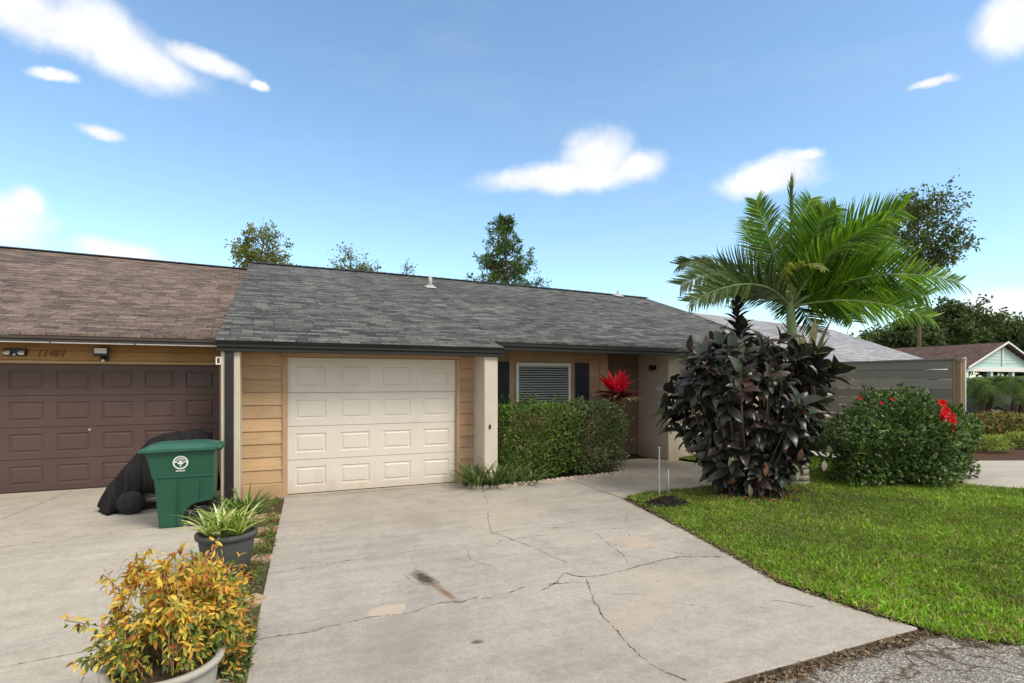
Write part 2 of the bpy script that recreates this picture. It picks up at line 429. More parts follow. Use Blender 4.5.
lk(nt, math_(nt, 'MULTIPLY', fr.outputs[0], .8), mx.inputs[0]); lk(nt, tr.outputs[0], mx.inputs[1]); lk(nt, g.outputs[0], mx.inputs[2]); lk(nt, mx.outputs[0], out.inputs[0])
M_CARPAINT, nt = newmat('dark_car_paint'); finish(nt, (.02,.022,.028), .25, spec=.6, coat=.6)
M_CARWHITE, nt = newmat('white_car_paint'); finish(nt, (.7,.7,.7), .3, spec=.6, coat=.6)
M_CARGLASS, nt = newmat('car_glass'); finish(nt, (.02,.025,.03), .06, spec=.8)
M_LEAF = m_tint('leaf_green', .45, .28)
M_LEAFGLOSS = m_tint('leaf_burgundy', .33, .1, .5)
M_LEAFDRY = m_tint('leaf_yellow', .55, .3)
M_PALM = m_tint('palm_leaflet', .38, .5)
M_RED = m_tint('red_petal', .5, .35)
M_GRASS = m_tint('grass_blade', .5, .3)
M_FARLEAF = m_tint('far_leaf', .6, .3)
M_STONE = m_tint('patchy_stone', .9)

# ------------------------------------------------------------ ground sheets
def sheet(name, poly, z, mat, kind='structure', lab=None, parent=None):
    n = len(poly)
    o = mesh_from(name, [(x, y, z) for x, y in poly], [tuple(range(n))], mat, parent)
    if parent is None: tag(o, kind=kind)
    return o
sheet('ground', [(-300,-200),(400,-200),(400,500),(-300,500)], -.06, M_FARLAWN)
sheet('road', [(-60,-7),(90,-7),(90,2.5),(-60,2.5)], -.02, M_ASPH)

DRV = [(-.2,2.53),(4.29,2.5),(4.19,2.87),(4.11,3.54),(4.27,4.15),(4.56,5.38),(4.7,6.16),(4.86,7.0),(4.9,8.7),(3.15,8.62),(3.05,8.72),(2.96,9.2),(2.96,9.42),(.13,9.42),(.13,9.2),(.11,8.74),(-.02,6.5),(-.14,4.2)]
def slabobj(name, poly, z1, th, mat):
    m = MB(); m.prism(poly, z1-th, z1)
    o = m.build(name, mat, bevel=.008); tag(o, kind='structure'); return o
driveway = slabobj('driveway', DRV, 0, .12, M_DRIVE)
slabobj('neighbouring_driveway', [(-8,2.53),(-.62,2.53),(-.66,6),(-.72,11.3),(-8,11.3)], 0, .12, M_DRIVE2)
slabobj('walkway', [(4.906,7.05),(5.6,7.25),(6.9,7.35),(8.6,7.6),(8.6,8.9),(8.11,11.05),(6.36,11.05),(6.36,9.1),(6.28,8.95),(4.906,8.72)], -.003, .12, M_WALK)
slabobj('far_driveway', [(10.95,5.65),(11.5,5.06),(12.6,2.53),(20,2.53),(15.7,6.8),(14.5,7.3),(13.9,9),(13.9,14),(12.1,14),(12.0,7)], -.01, .1, M_DRIVE2)

def crack(pts, w, name, parent, gaps=.25, mat=M_CRACK, z=.0035, jag=.011):
    m = MB(); P = [np.array(p) for p in pts]
    r = random.Random(hash(tuple(map(tuple, [tuple(p) for p in pts]))) % 9999)
    path = []
    for a, b in zip(P[:-1], P[1:]):
        n = max(2, int(np.linalg.norm(b-a)/.02))
        for i in range(n): path.append(a+(b-a)*i/n)
    path.append(P[-1]); path = np.array(path)
    k = len(path); d = np.zeros(k)
    walk = 0; ph = r.random()*9
    for i in range(k):
        walk = walk*.95 + r.uniform(-1, 1)*jag*.7; d[i] = walk+r.uniform(-1,1)*jag*.3
    tan = np.gradient(path, axis=0); tan = unit(tan); nor = np.stack([-tan[:,1], tan[:,0]], 1)
    path = path + nor*d[:,None]
    ww = [max(.0, .45*w*(.7+.4*math.sin(i*.31+ph)*math.sin(i*.083+ph*2)+r.uniform(-.5,.5)*1.1))*(1.9 if r.random() < .1 else 1) for i in range(k)]
    on = True; L = []
    for i in range(k-1):
        if i and r.random() < .13: on = r.random() > gaps*.6
        if not on: continue
        a, b = path[i], path[i+1]; na, nb = nor[i]*ww[i]*.5, nor[i+1]*ww[i+1]*.5
        if ww[i] < .0008 and ww[i+1] < .0008: continue
        m.add([(*(a-na),z),(*(b-nb),z),(*(b+nb),z),(*(a+na),z)], [(0,1,2,3)])
    return m.build(name, mat, parent) if m.f else None
crk = [
 ([(-.1,5.58),(.4,5.66),(.99,5.7),(1.62,5.72),(2.3,5.67),(2.83,5.72),(4.0,5.6)], .011, .45),
 ([(3.14,8.5),(2.82,7.43),(2.54,6.62),(2.35,6.1),(2.31,5.7)], .013, .3),
 ([(2.31,6.05),(2.7,6.1),(3.3,5.9)], .01, .3),
 ([(-.12,4.19),(.16,4.2),(.67,4.29),(.96,4.23),(1.22,4.3),(1.71,4.23),(2.0,4.36),(2.32,4.31),(2.58,4.22)], .011, .3),
 ([(2.1,4.22),(2.32,4.33),(2.48,4.52),(2.58,4.35),(2.8,4.32),(3.26,4.42),(3.78,4.46),(4.18,4.3)], .02, .1),
 ([(2.58,4.28),(2.44,4.0),(2.28,3.6),(2.22,3.18),(2.17,2.84),(2.28,2.62)], .013, .3),
 ([(3.46,5.56),(3.35,5.0),(3.2,4.5)], .01, .2),
 ([(3.3,5.15),(3.7,4.85),(4.05,4.3)], .009, .4),
 ([(1.05,5.72),(.98,5.5),(1.12,5.3)], .012, .4),
 ([(1.2,4.3),(1.35,4.24),(1.55,4.3)], .02, .1),
 ([(1.1,5.1),(1.12,4.9),(1.15,4.75)], .009, .5),
 ([(2.6,3.9),(2.9,3.75)], .01, .3),
 ([(3.72,3.3),(3.9,3.05)], .012, .2),
 ([(1.9,5.7),(1.8,5.2),(1.95,4.9)], .008, .6),
 ([(2.9,3.6),(3.2,3.3),(3.15,3.0)], .007, .6),
 ([(.3,7.3),(.9,7.25),(1.4,7.4)], .006, .75),
 ([(4.3,6.1),(4.1,5.9),(4.2,5.7)], .009, .3),
 ([(2.45,5.65),(2.75,5.2),(3.1,5.1)], .007, .5),
 ([(2.3,6.3),(2.55,5.3),(2.62,4.75)], .012, .7),
]
for p, w, g in crk: crack(p, w, 'crack', driveway, g)
nd = bpy.data.objects['neighbouring_driveway']
for p in ([(-6,7.2),(-2.71,7.62),(-.8,8.05)], [(-3.32,8.0),(-3.25,9.11),(-3.04,11.1)], [(-4,4.3),(-1.58,4.42),(-.7,4.5)], [(-1.1,2.6),(-1.06,4.01),(-1.08,4.4)]):
    crack(p, .014, 'joint', nd, .02, M_JOINT, .0035, .001)
wk = bpy.data.objects['walkway']
crack([(4.895,8.62),(4.885,7.0)], .02, 'joint', driveway, 0, M_JOINT, .0035, .001)
crack([(6.25,8.75),(6.6,7.5)], .014, 'joint', wk, .02, M_JOINT, .0008, .001)

# lawn: gently uneven turf surface
def in_poly(pts, poly):
    x, y = pts[:,0], pts[:,1]; inside = np.zeros(len(pts), bool); n = len(poly)
    for i in range(n):
        x1, y1 = poly[i]; x2, y2 = poly[(i+1)%n]
        c = ((y1 > y) != (y2 > y)) & (x < (x2-x1)*(y-y1)/((y2-y1) or 1e-9)+x1)
        inside ^= c
    return inside
LAWN = [(4.33,2.35),(4.7,2.05),(6,2.2),(9,2.35),(12.5,2.45),(11.5,5.03),(10.95,5.6),(11.9,6.6),(11.6,12),(8.63,12),(8.63,7.57),(6.9,7.32),(5.6,7.22),(4.92,7.03),(4.73,6.16),(4.59,5.38),(4.3,4.15),(4.14,3.54),(4.22,2.87)]
def hgt(x, y):
    return .012*np.sin(x*1.7+y*.9)+.01*np.sin(x*3.9-y*2.7)+.006*np.sin(x*8.1+y*7.3)
def turf():
    nx, ny = 90, 110
    xs = np.linspace(4.0, 12.8, nx); ys = np.linspace(1.9, 12.2, ny)
    X, Y = np.meshgrid(xs, ys); P = np.stack([X.ravel(), Y.ravel()], 1)
    Z = hgt(P[:,0], P[:,1])+.008
    cx = (P[:,0].reshape(ny,nx)[:-1,:-1]+P[:,0].reshape(ny,nx)[1:,1:])/2; cy = (P[:,1].reshape(ny,nx)[:-1,:-1]+P[:,1].reshape(ny,nx)[1:,1:])/2
    ins = in_poly(np.stack([cx.ravel(), cy.ravel()], 1), LAWN).reshape(ny-1, nx-1)
    f = [(j*nx+i, j*nx+i+1, (j+1)*nx+i+1, (j+1)*nx+i) for j in range(ny-1) for i in range(nx-1) if ins[j,i]]
    o = mesh_from('lawn', np.column_stack([P, Z]), f, M_LAWN, smooth=True); tag(o, kind='structure')
turf()
sheet('lawn_edge_soil', [(4.12,2.2),(12.8,2.2),(12.4,5),(10.9,5.62),(12,7),(12,12.2),(8.5,12.2),(8.5,7.5),(4.86,6.9),(4.0,3.5)], -.05, M_SOIL)
sheet('side_strip', [(-.68,2.4),(-.08,2.4),(-.08,4.2),(.05,6.5),(.2,9.27),(-.75,9.27)], -.03, M_SOIL)
sheet('planting_bed', [(2.9,8.5),(6.4,8.8),(6.4,10.35),(2.9,10.35)], -.02, M_SOIL)
sheet('mulch_bed', [(14.6,7.35),(15.8,6.85),(20,4),(40,4),(40,22),(14,22),(14,9)], -.04, M_MULCH)
# dirt at the broken road edge
def dirt_edge():
    m = MB(); n = 60; top = []; bot = []
    for i in range(n+1):
        t = i/n; x = 1.6+t*8
        top.append((x, 2.52+.02*math.sin(i)+ (.06 if x > 4.3 else 0), -.012)); bot.append((x, 2.42+.03*math.sin(i*1.7)+.03*math.sin(i*.6)-(.3 if x > 4.4 else .0), -.0155))
    vs = []; fs = []
    for a, b in zip(top, bot): vs += [a, b]
    for i in range(n): fs.append((2*i+1, 2*i+3, 2*i+2, 2*i))
    m.add(vs, fs); o = m.build('road_edge_dirt', M_SOIL); tag(o, kind='structure')
dirt_edge()

def pnoise(x, y, s):
    return (np.sin(x*s*1.3+y*s*.7+1)+np.sin(x*s*.6-y*s*1.5+4)+np.sin(x*s*2.3+y*s*1.9+2)*.6+np.sin(x*s*4.1-y*s*3.3)*.4)/3
def grass():
    n = 170000
    # density higher near the camera
    x = RNG.uniform(4.0, 12.6, n*2); y = RNG.uniform(2.0, 10.5, n*2)
    dist = np.hypot(x, y); keep = RNG.random(n*2) < np.clip(6.5/dist, 0, 1)**1.3
    x, y = x[keep], y[keep]; P = np.stack([x, y], 1)
    ins = in_poly(P + RNG.normal(0, .04, P.shape), LAWN); x, y = x[ins], y[ins]
    pn = pnoise(x, y, 1.6); pf = pnoise(x, y, 5.0)
    under = np.exp(-(((x-6.9)/1.3)**2+((y-6.7)/.55)**2))          # thin turf below the big shrub
    under2 = np.exp(-(((x-6.2)/1.0)**2+((y-5.0)/.45)**2))*.55
    k = RNG.random(len(x)) < np.clip(1.0+.3*pn-.9*under-under2*(.5+pf)+.2*pf, .06, 1)
    x, y, pn, pf, un = x[k], y[k], pn[k], pf[k], (under+under2)[k]
    N_ = len(x); print('grass blades', N_)
    d = np.column_stack([RNG.normal(0, .75, N_), RNG.normal(0, .75, N_), np.full(N_, .8)])
    L = RNG.uniform(.03, .075, N_)*(1+.25*pn); W = RNG.uniform(.005, .010, N_)
    col = mixcol([(.155,.3,.02,5),(.23,.39,.03,4),(.32,.46,.055,2),(.38,.36,.11,.9),(.28,.2,.09,.6)], N_, .18)
    dry = (RNG.random(N_) < np.clip(.1+.35*un+.18*(pf > .55), 0, .7))
    col[dry] = mixcol([(.28,.2,.1,1),(.2,.14,.07,1),(.33,.28,.14,1)], int(dry.sum()))
    col *= (1+.3*pn+.16*pf)[:,None]; col *= np.where(pnoise(x,y,.8) > .1, 1.12, .95)[:,None]
    o = scatter('lawn_grass', np.column_stack([x, y, hgt(x, y)+.003]), d, np.column_stack([RNG.normal(size=N_), RNG.normal(size=N_), np.full(N_, .4)]), L, W, T_DIA, M_GRASS, col)
    tag(o, 'short bright green turf grass covering the front lawn', 'grass', kind='stuff')
grass()

def lawn_weeds():
    n = 9000
    x = RNG.uniform(4.2, 12, n); y = RNG.uniform(2.2, 9, n); k = (RNG.random(n) < np.clip(5/np.hypot(x,y),0,1))&(pnoise(x,y,2.7) > .18)&in_poly(np.stack([x,y],1), LAWN); x, y = x[k], y[k]; n = len(x)
    o = scatter('lawn_weeds', np.column_stack([x,y,hgt(x,y)+RNG.uniform(.005,.03,n)]), np.column_stack([RNG.normal(0,1,(n,2)), RNG.uniform(0,.5,n)]), np.column_stack([RNG.normal(0,.3,(n,2)), np.ones(n)]), RNG.uniform(.025,.06,n), RNG.uniform(.014,.03,n), T_LEAF, M_GRASS, mixcol([(.16,.33,.03,3),(.26,.42,.05,2),(.09,.2,.025,2)], n, .15))
    tag(o, 'broad leaved weeds growing in patches in the turf', 'weeds', kind='stuff')
lawn_weeds()
def litter(name, n, region, label, cols, size=(.02,.05), z=.004, kind='stuff', cat='leaf litter'):
    cx, cy, rx, ry = region
    p = np.column_stack([RNG.normal(cx, rx, n), RNG.normal(cy, ry, n), np.full(n, z)+RNG.uniform(0, .012, n)])
    if cx > 4.3: p[:,2] += hgt(p[:,0], p[:,1])+.015
    a = RNG.uniform(0, 6.3, n)
    d = np.column_stack([np.cos(a), np.sin(a), RNG.normal(0, .15, n)]); nn = np.column_stack([RNG.normal(0,.3,(n,2)), np.ones(n)])
    o = scatter(name, p, d, nn, RNG.uniform(*size, n), RNG.uniform(size[0]*.4, size[1]*.45, n), T_LEAF, M_LEAFDRY, mixcol(cols, n, .2))
    tag(o, label, cat, kind=kind)
litter('leaf_litter', 260, (6.9,6.35,.55,.3), 'brown fallen leaves scattered on the lawn under the dark shrub', [(.2,.1,.05,2),(.12,.07,.05,2),(.35,.18,.07,1)], (.05,.13), z=.02)

litter('lawn_litter', 420, (7.2,4.9,2.0,1.2), 'small dry leaves and clippings scattered thinly over the lawn', [(.35,.26,.14,2),(.22,.14,.07,2),(.5,.42,.28,1)], (.015,.045), z=.02)
# strip between the two driveways: weeds and broken stones
def weeds():
    n = 5200
    y = RNG.uniform(2.7, 9.0, n); xr = -.13+(y-4.2)*.045
    x = xr - np.abs(RNG.normal(0, .14, n)) - .0
    k = (x > -.64) & (RNG.random(n) < np.clip(.55+.6*np.sin(y*2.1)+.4*np.sin(y*5+x*6), .08, 1)); x, y = x[k], y[k]; n = len(x)
    d = np.column_stack([RNG.normal(0,1,(n,2)), RNG.uniform(.1,1.0,n)])
    col = mixcol([(.09,.16,.03,5),(.14,.2,.04,3),(.3,.2,.08,1.5),(.25,.1,.05,.8)], n, .2)
    o = scatter('weeds', np.column_stack([x, y, np.full(n, -.02)+RNG.uniform(0,.05,n)]), d, np.column_stack([RNG.normal(0,.5,(n,2)), np.ones(n)]), RNG.uniform(.02,.055,n), RNG.uniform(.01,.025,n), T_LEAF, M_GRASS, col)
    tag(o, 'low weeds and dry leaves in the strip between the two driveways', 'weeds', kind='stuff')
weeds()
stones = [(-.36,3.0,.2,.18,'broken pale concrete slab at the near end of the strip, by the big pale pot'),
 (-.38,3.62,.17,.13,'pale grey paver in the strip just behind the pale pot'),
 (-.16,5.0,.1,.12,'small tan stone in the strip, in front of the dark pot'),
 (-.12,6.15,.12,.13,'reddish tan stone in the strip, right behind the dark pot'),
 (-.22,6.75,.2,.14,'tan flagstone in the middle of the strip beside the driveway'),
 (-.1,7.3,.17,.14,'orange brown flagstone second from the garage wall'),
 (-.14,7.95,.2,.17,'rust tinted flagstone nearest the garage wall'),
 (-.35,8.6,.22,.18,'pale flagstone against the base of the ochre siding')]
for i, (x, y, rx, ry, lab) in enumerate(stones):
    r = random.Random(i); m = MB(); n = 9
    poly = [(x+rx*math.cos(2*math.pi*k/n)*r.uniform(.8,1.15), y+ry*math.sin(2*math.pi*k/n)*r.uniform(.8,1.15)) for k in range(n)]
    m.tint = [(.46,.42,.36),(.44,.4,.35),(.42,.3,.2),(.42,.27,.19),(.45,.34,.24),(.42,.27,.16),(.44,.3,.2),(.44,.38,.3)][i]
    m.prism(poly, -.05, .0+r.uniform(-.004,.012))
    o = m.build('paving_stone', M_STONE, bevel=.012, seg=2); tag(o, lab, 'stone', 'flat stones in the strip between the driveways')

def debris():
    n = 5200
    t = RNG.random(n); x = 2.0+t*5.2; x2 = np.where(x < 4.35, x, x)
    y = np.where(x < 4.35, 2.47-np.abs(RNG.normal(0,.05,n)), 2.3-np.abs(RNG.normal(0,.09,n))+.0*x)
    k2 = RNG.random(n) < .35          # crumbs along the lawn edge of the driveway
    yy = RNG.uniform(2.6, 7.0, n); ex = np.interp(yy, [2.5,2.87,3.54,4.15,5.38,6.16,7.0], [4.29,4.19,4.11,4.27,4.56,4.7,4.86])
    x = np.where(k2, ex+np.abs(RNG.normal(.0,.03,n))-.015, x); y = np.where(k2, yy, y)
    z = np.where(k2, .006, np.where(x < 4.35, -.012, -.01))+RNG.uniform(0,.01,n)
    o = scatter('edge_debris', np.column_stack([x,y,z]), np.column_stack([RNG.normal(0,1,(n,2)), RNG.normal(0,.25,n)]), np.column_stack([RNG.normal(0,.4,(n,2)), np.ones(n)]), RNG.uniform(.012,.05,n), RNG.uniform(.008,.02,n), T_LEAF, M_LEAFDRY, mixcol([(.16,.1,.06,3),(.26,.18,.11,2),(.08,.055,.035,2),(.36,.29,.2,1)], n, .2))
    tag(o, 'brown leaf crumbs and grit along the driveway and road edge', 'debris', kind='stuff')
debris()
# ------------------------------------------------------------ building helpers
def siding(name, x0, x1, z0, z1, Y, mat, parent, h=.2, seed=1):
    r = random.Random(seed); m = MB(); z = z0; k = 0
    while z < z1-.01:
        t = min(z+h, z1); g = r.uniform(.86, 1.08); m.tint = (g, g*r.uniform(.97,1.02), g*r.uniform(.93,1.03))
        yb, yt = Y-.022, Y-.006
        m.add([(x0,yb,z+.006),(x1,yb,z+.006),(x1,yt,t),(x0,yt,t),(x0,Y+.02,z+.006),(x1,Y+.02,z+.006),(x1,Y+.02,t),(x0,Y+.02,t)],
              [(0,1,2,3),(1,0,4,5),(0,3,7,4),(2,1,5,6),(3,2,6,7),(5,4,7,6)])
        z = t; k += 1
    m.tint = (.4,.4,.4); m.box(x0+.003, x1-.003, Y+.001, Y+.12, z0, z1)
    return m.build(name, mat, parent)

def door_section(m, x0, x1, z0, z1, Y, cols, cw, mgx, mgz, d=.012):
    """one raised-panel section facing -Y"""
    g = .003
    xs = x0
    n = cols; w = (x1-x0)/n
    m.box(x0, x1, Y+.0125, Y+.04, z0+g, z1-g)
    for i in range(n):
        a, b = x0+i*w, x0+(i+1)*w
        rects = [(a, b, z0+g, z1-g, 0), (a+mgx, b-mgx, z0+mgz, z1-mgz, 0), (a+mgx+.012, b-mgx-.012, z0+mgz+.012, z1-mgz-.012, d),
                 (a+mgx+.03, b-mgx-.03, z0+mgz+.03, z1-mgz-.03, d), (a+mgx+.05, b-mgx-.05, z0+mgz+.045, z1-mgz-.045, .002)]
        vs = []
        for (p, q, u, v, y) in rects: vs += [(p,Y+y,u),(q,Y+y,u),(q,Y+y,v),(p,Y+y,v)]
        fs = []
        for k in range(4):
            for e in range(4):
                s, t = k*4+e, k*4+(e+1)%4
                fs.append((s, t, t+4, s+4))
        fs.append((16,17,18,19)); m.add(vs, fs)
    # rim of the section
    m.add([(x0,Y,z0+g),(x1,Y,z0+g),(x1,Y+.02,z0+g),(x0,Y+.02,z0+g)], [(3,2,1,0)])
    m.add([(x0,Y,z1-g),(x1,Y,z1-g),(x1,Y+.02,z1-g),(x0,Y+.02,z1-g)], [(0,1,2,3)])

def text_part(txt, size, loc, mat, parent, name, shear=.0, ext=.004, rot=(R(90),0,0), width=1):
    cu = bpy.data.curves.new('t', 'FONT'); cu.body = txt; cu.size = size; cu.extrude = ext; cu.shear = shear; cu.space_character = 1.15
    tmp = bpy.data.objects.new('t', cu); C.objects.link(tmp)
    dg = bpy.context.evaluated_depsgraph_get()
    me = bpy.data.meshes.new_from_object(tmp.evaluated_get(dg))
    bpy.data.objects.remove(tmp); me.materials.clear(); me.materials.append(mat)
    me.transform(Matrix.Translation(Vector(loc)-Vector(OFF.get(parent, np.zeros(3)))) @ Matrix.Rotation(rot[0],4,'X') @ Matrix.Diagonal((width,1,1,1)))
    me.name = name
    return link_mesh(name, me, parent)

# ------------------------------------------------------------ the grey-roofed house
H = thing('house', 'ochre single-storey house with dark grey shingle roof and white single garage door', 'house', (2, 9.3, 0))
GY = 9.27
siding('siding', -.46, .1, .215, 2.26, GY, M_SIDL, H, .2, 3)
siding('siding', 2.99, 3.25, .215, 2.26, GY, M_SIDR, H, .2, 5)
for x0, x1 in ((-.46,.1),(2.99,3.25)):
    m = MB(); m.box(x0, x1, GY-.045, GY+.1, -.08, .212); m.build('foundation_wall', M_STEM, H, bevel=.01)
m = MB(); m.box(.1, .175, GY-.035, GY+.12, 0, 2.17); m.build('door_trim', M_TRIM, H, bevel=.004)
m = MB(); m.box(2.925, 2.99, GY-.035, GY+.12, 0, 2.17); m.build('door_trim', M_TRIM, H, bevel=.004)
m = MB(); m.box(.1, 2.99, GY-.033, GY+.12, 2.172, 2.27); m.build('door_header', M_TRIM, H, bevel=.004)
# garage door
m = MB(); m.box(.17, 2.93, GY+.095, GY+.13, .01, 2.2); gd = m.build('garage_door', M_DARK, H)
zs = [.012, .545, 1.075, 1.605, 2.165]
for i in range(4):
    m = MB(); door_section(m, .178, 2.922, zs[i], zs[i+1], GY+.04, 4, 0, .11, .115)
    m.build('door_section', M_WHDOOR, gd)
m = MB(); m.box(.178, 2.922, GY+.035, GY+.09, -.002, .012); m.build('bottom_seal', M_RUBBER, gd)
m = MB(); m.box(.04, 3.0, GY-.1, GY+.1, -.1, .004); m.build('sill', M_WALK, H)
# fin wall on the left and post on the right
m = MB(); m.box(-.70, -.46, 8.72, 9.7, -.08, 2.24); m.build('fin_wall', M_STUCW, H, bevel=.006)
m = MB(); m.box(-.652, -.537, 8.69, 8.7195, .02, 2.238); m.build('corner_board', M_DARKTRIM, H, bevel=.003)
m = MB(); m.box(-.715,-.701,8.72,8.76,2.02,2.13); m.box(-.765,-.75,8.72,8.76,2.02,2.13); m.box(-.75,-.715,8.725,8.75,2.112,2.13); m.box(-.75,-.715,8.725,8.75,2.02,2.038)
m.build('downspout_bracket', M_WHITE, H, bevel=.002)
m = MB(); m.box(3.25, 3.49, 8.72, 10.28, -.08, 2.24); m.build('post_wall', M_STUCW, H, bevel=.006)
m = MB(); m.box(3.33,3.36,8.705,8.7195,.98,1.05); m.build('wall_hook', M_BLACK, H)
# window wall
WY = 10.3
siding('siding', 3.49, 6.6, .05, 2.44, WY, M_SIDR, H, .2, 8)
m = MB()
for x0, x1 in ((4.36, 4.47), (5.80, 5.86), (6.52, 6.62)): m.box(x0, x1, WY-.045, WY, .05, 2.42)
m.box(4.47, 5.80, WY-.043, WY, 2.2, 2.42)
m.build('vertical_trim', M_TRIM, H, bevel=.003)
win = MB(); fx0, fx1, fz0, fz1 = 4.5, 5.77, 1.25, 2.165
for (a,b,c_,d) in ((fx0,fx0+.06,fz0,fz1),(fx1-.06,fx1,fz0,fz1)): win.box(a,b,WY-.075,WY+.03,c_,d)
win.box(fx0+.06,fx1-.06,WY-.075,WY+.03,fz1-.06,fz1); win.box(fx0+.06,fx1-.06,WY-.075,WY+.03,fz0,fz0+.055)
w = win.build('window', M_WHITE, H, bevel=.004)
m = MB(); m.box(fx0+.06,fx1-.06,WY-.064,WY-.060,fz0+.055,fz1-.06); m.build('pane', M_GLASSV, w)
m = MB(); z = fz0+.07
while z < fz1-.07:
    m.add([(fx0+.065,WY-.05,z),(fx1-.065,WY-.05,z),(fx1-.065,WY-.036,z+.026),(fx0+.065,WY-.036,z+.026)], [(0,1,2,3)]); z += .05
m.box(fx0+.065, fx1-.065, WY-.054, WY-.034, fz1-.09, fz1-.062)
m.build('blinds', M_BLIND, w)
m = MB(); m.box(fx0+.06,fx1-.06,WY-.031,WY-.027,fz0+.05,fz1-.06); m.build('dark_room', M_DARK, w)
m = MB(); m.tube([(fx1-.16,WY-.055,fz1-.08),(fx1-.16,WY-.055,fz0+.1)], .0018, 5); m.build('pull_cord', M_WHITE, w)
for x0, x1, z0 in ((4.1, 4.36, .75), (5.90, 6.235, .95)):
    m = MB(); m.box(x0, x1, WY-.05, WY-.023, z0, 2.18)
    for z in np.arange(z0+.06, 2.1, .045): m.box(x0+.04, x1-.04, WY-.057, WY-.048, z, z+.026)
    m.build('shutter', M_SHUT, H, bevel=.003)
# entry recess
m = MB(); m.box(6.62, 6.74, WY, 11.12, -.02, 2.42); m.build('recess_wall', M_SIDR, H)
m = MB(); m.box(6.74, 8.15, 11.12, 11.2, -.02, 2.42)
m.build('entry_panelling', M_DOORBR, H)
m = MB()
dx0, dx1 = 7.2, 8.08
m.box(dx0, dx1, 11.07, 11.118, .03, 2.1)
d = m.build('front_door', M_DOORBR, H, bevel=.004)
m = MB(); m.tube([(dx0+.07,11.02,1.0),(dx0+.07,11.07,1.0)], .028, 12); m.build('door_knob', M_METAL, d)
m = MB()
m.box(6.87, 6.99, 11.05, 11.118, 1.45, 2.1)
m.build('sidelight', M_DARK, H, bevel=.003)
m = MB(); m.box(7.0, 7.06, 11.05, 11.118, 1.2, 2.1); m.box(6.80,6.865,11.05,11.118,1.2,2.1); m.build('sidelight_trim', M_TRIM, H)
m = MB(); m.box(7.05, 8.0, 10.5, 11.0, -.0025, .012); m.build('doormat', M_BLACK, H)
m = MB(); m.box(8.15, 8.45, 10.0, 11.4, -.02, 2.42); m.build('stucco_wall', M_STUC, H, bevel=.006)
m = MB(); m.box(8.45, 11.2, 10.25, 10.4, -.02, 2.46); m.build('wall', M_STUC, H)
m = MB(); m.box(10.9, 11.25, 10.4, 27, -.02, 2.4); m.box(-.7, 11.2, 26.9, 27, -.02, 2.4); m.build('wall', M_SIDR, H)
lamp = MB(); lamp.tube([(8.15,10.47,2.1),(8.04,10.47,2.15)], .012, 8); lamp.box(8.135,8.149,10.42,10.52,2.05,2.15)
lo = lamp.build('wall_lamp', M_BLACK, H)
m = MB(); m.lathe([(.0,2.17),(.035,2.165),(.055,2.13),(.055,2.03),(.05,2.03),(.0,2.05)], 8.03, 10.47, 12); m.build('lamp_shade', M_BLACK, lo, True)
# soffits
m = MB(); m.box(-.74, 3.54, 8.70, GY, 2.228, 2.24); m.build('soffit', M_TRIM, H)
m = MB(); m.box(3.56, 11.15, 9.31, 11.2, 2.428, 2.44); m.build('soffit', M_SIDR, H)
# roof
a, b = (-.76,8.62,2.36), (3.58,8.62,2.355); c_, d_ = (3.53,9.25,2.535), (11.2,9.25,2.475)
e = (11.38,10.5,2.9); B_ = (12.81,14.61,4.09); A_ = (13.62,18.02,5.08); K = (10.47,18.73,5.285); Lr = (3.62,19.91,5.63); L0 = (-.76,20.16,5.70)
th = .035
m = MB()
top = [a, b, c_, d_, e, B_, A_, K, Lr, L0]
tri = [(a,b,c_),(a,c_,Lr),(a,Lr,L0),(c_,d_,K),(c_,K,Lr),(d_,e,B_),(d_,B_,A_),(d_,A_,K)]
def ix(p): return top.index(p)
vs = top + [(x,y,z-th) for x,y,z in top]; n = len(top)
fs = [tuple(ix(p) for p in t) for t in tri]+[tuple(ix(p)+n for p in reversed(t)) for t in tri]+[((i+1)%n,i,n+i,n+(i+1)%n) for i in range(n)]
m.add(vs, fs)
# rear slope and right flank
bk = [(-.76,31,2.6),(11.4,31,2.6)]
m.add([L0,Lr,K,A_,bk[1],bk[0]], [(5,0,1),(5,1,4),(1,2,4),(2,3,4)])
m.add([A_,B_,e,d_,(11.2,9.25,2.4),(11.2,31,2.4),bk[1]], [(0,1,5,6),(1,2,5),(2,3,4,5)])
m.add([a,L0,bk[0],(-.76,31,2.0),(-.76,8.62,2.325)], [(4,0,1,2,3)])
roof = m.build('roof', M_ROOF, H)
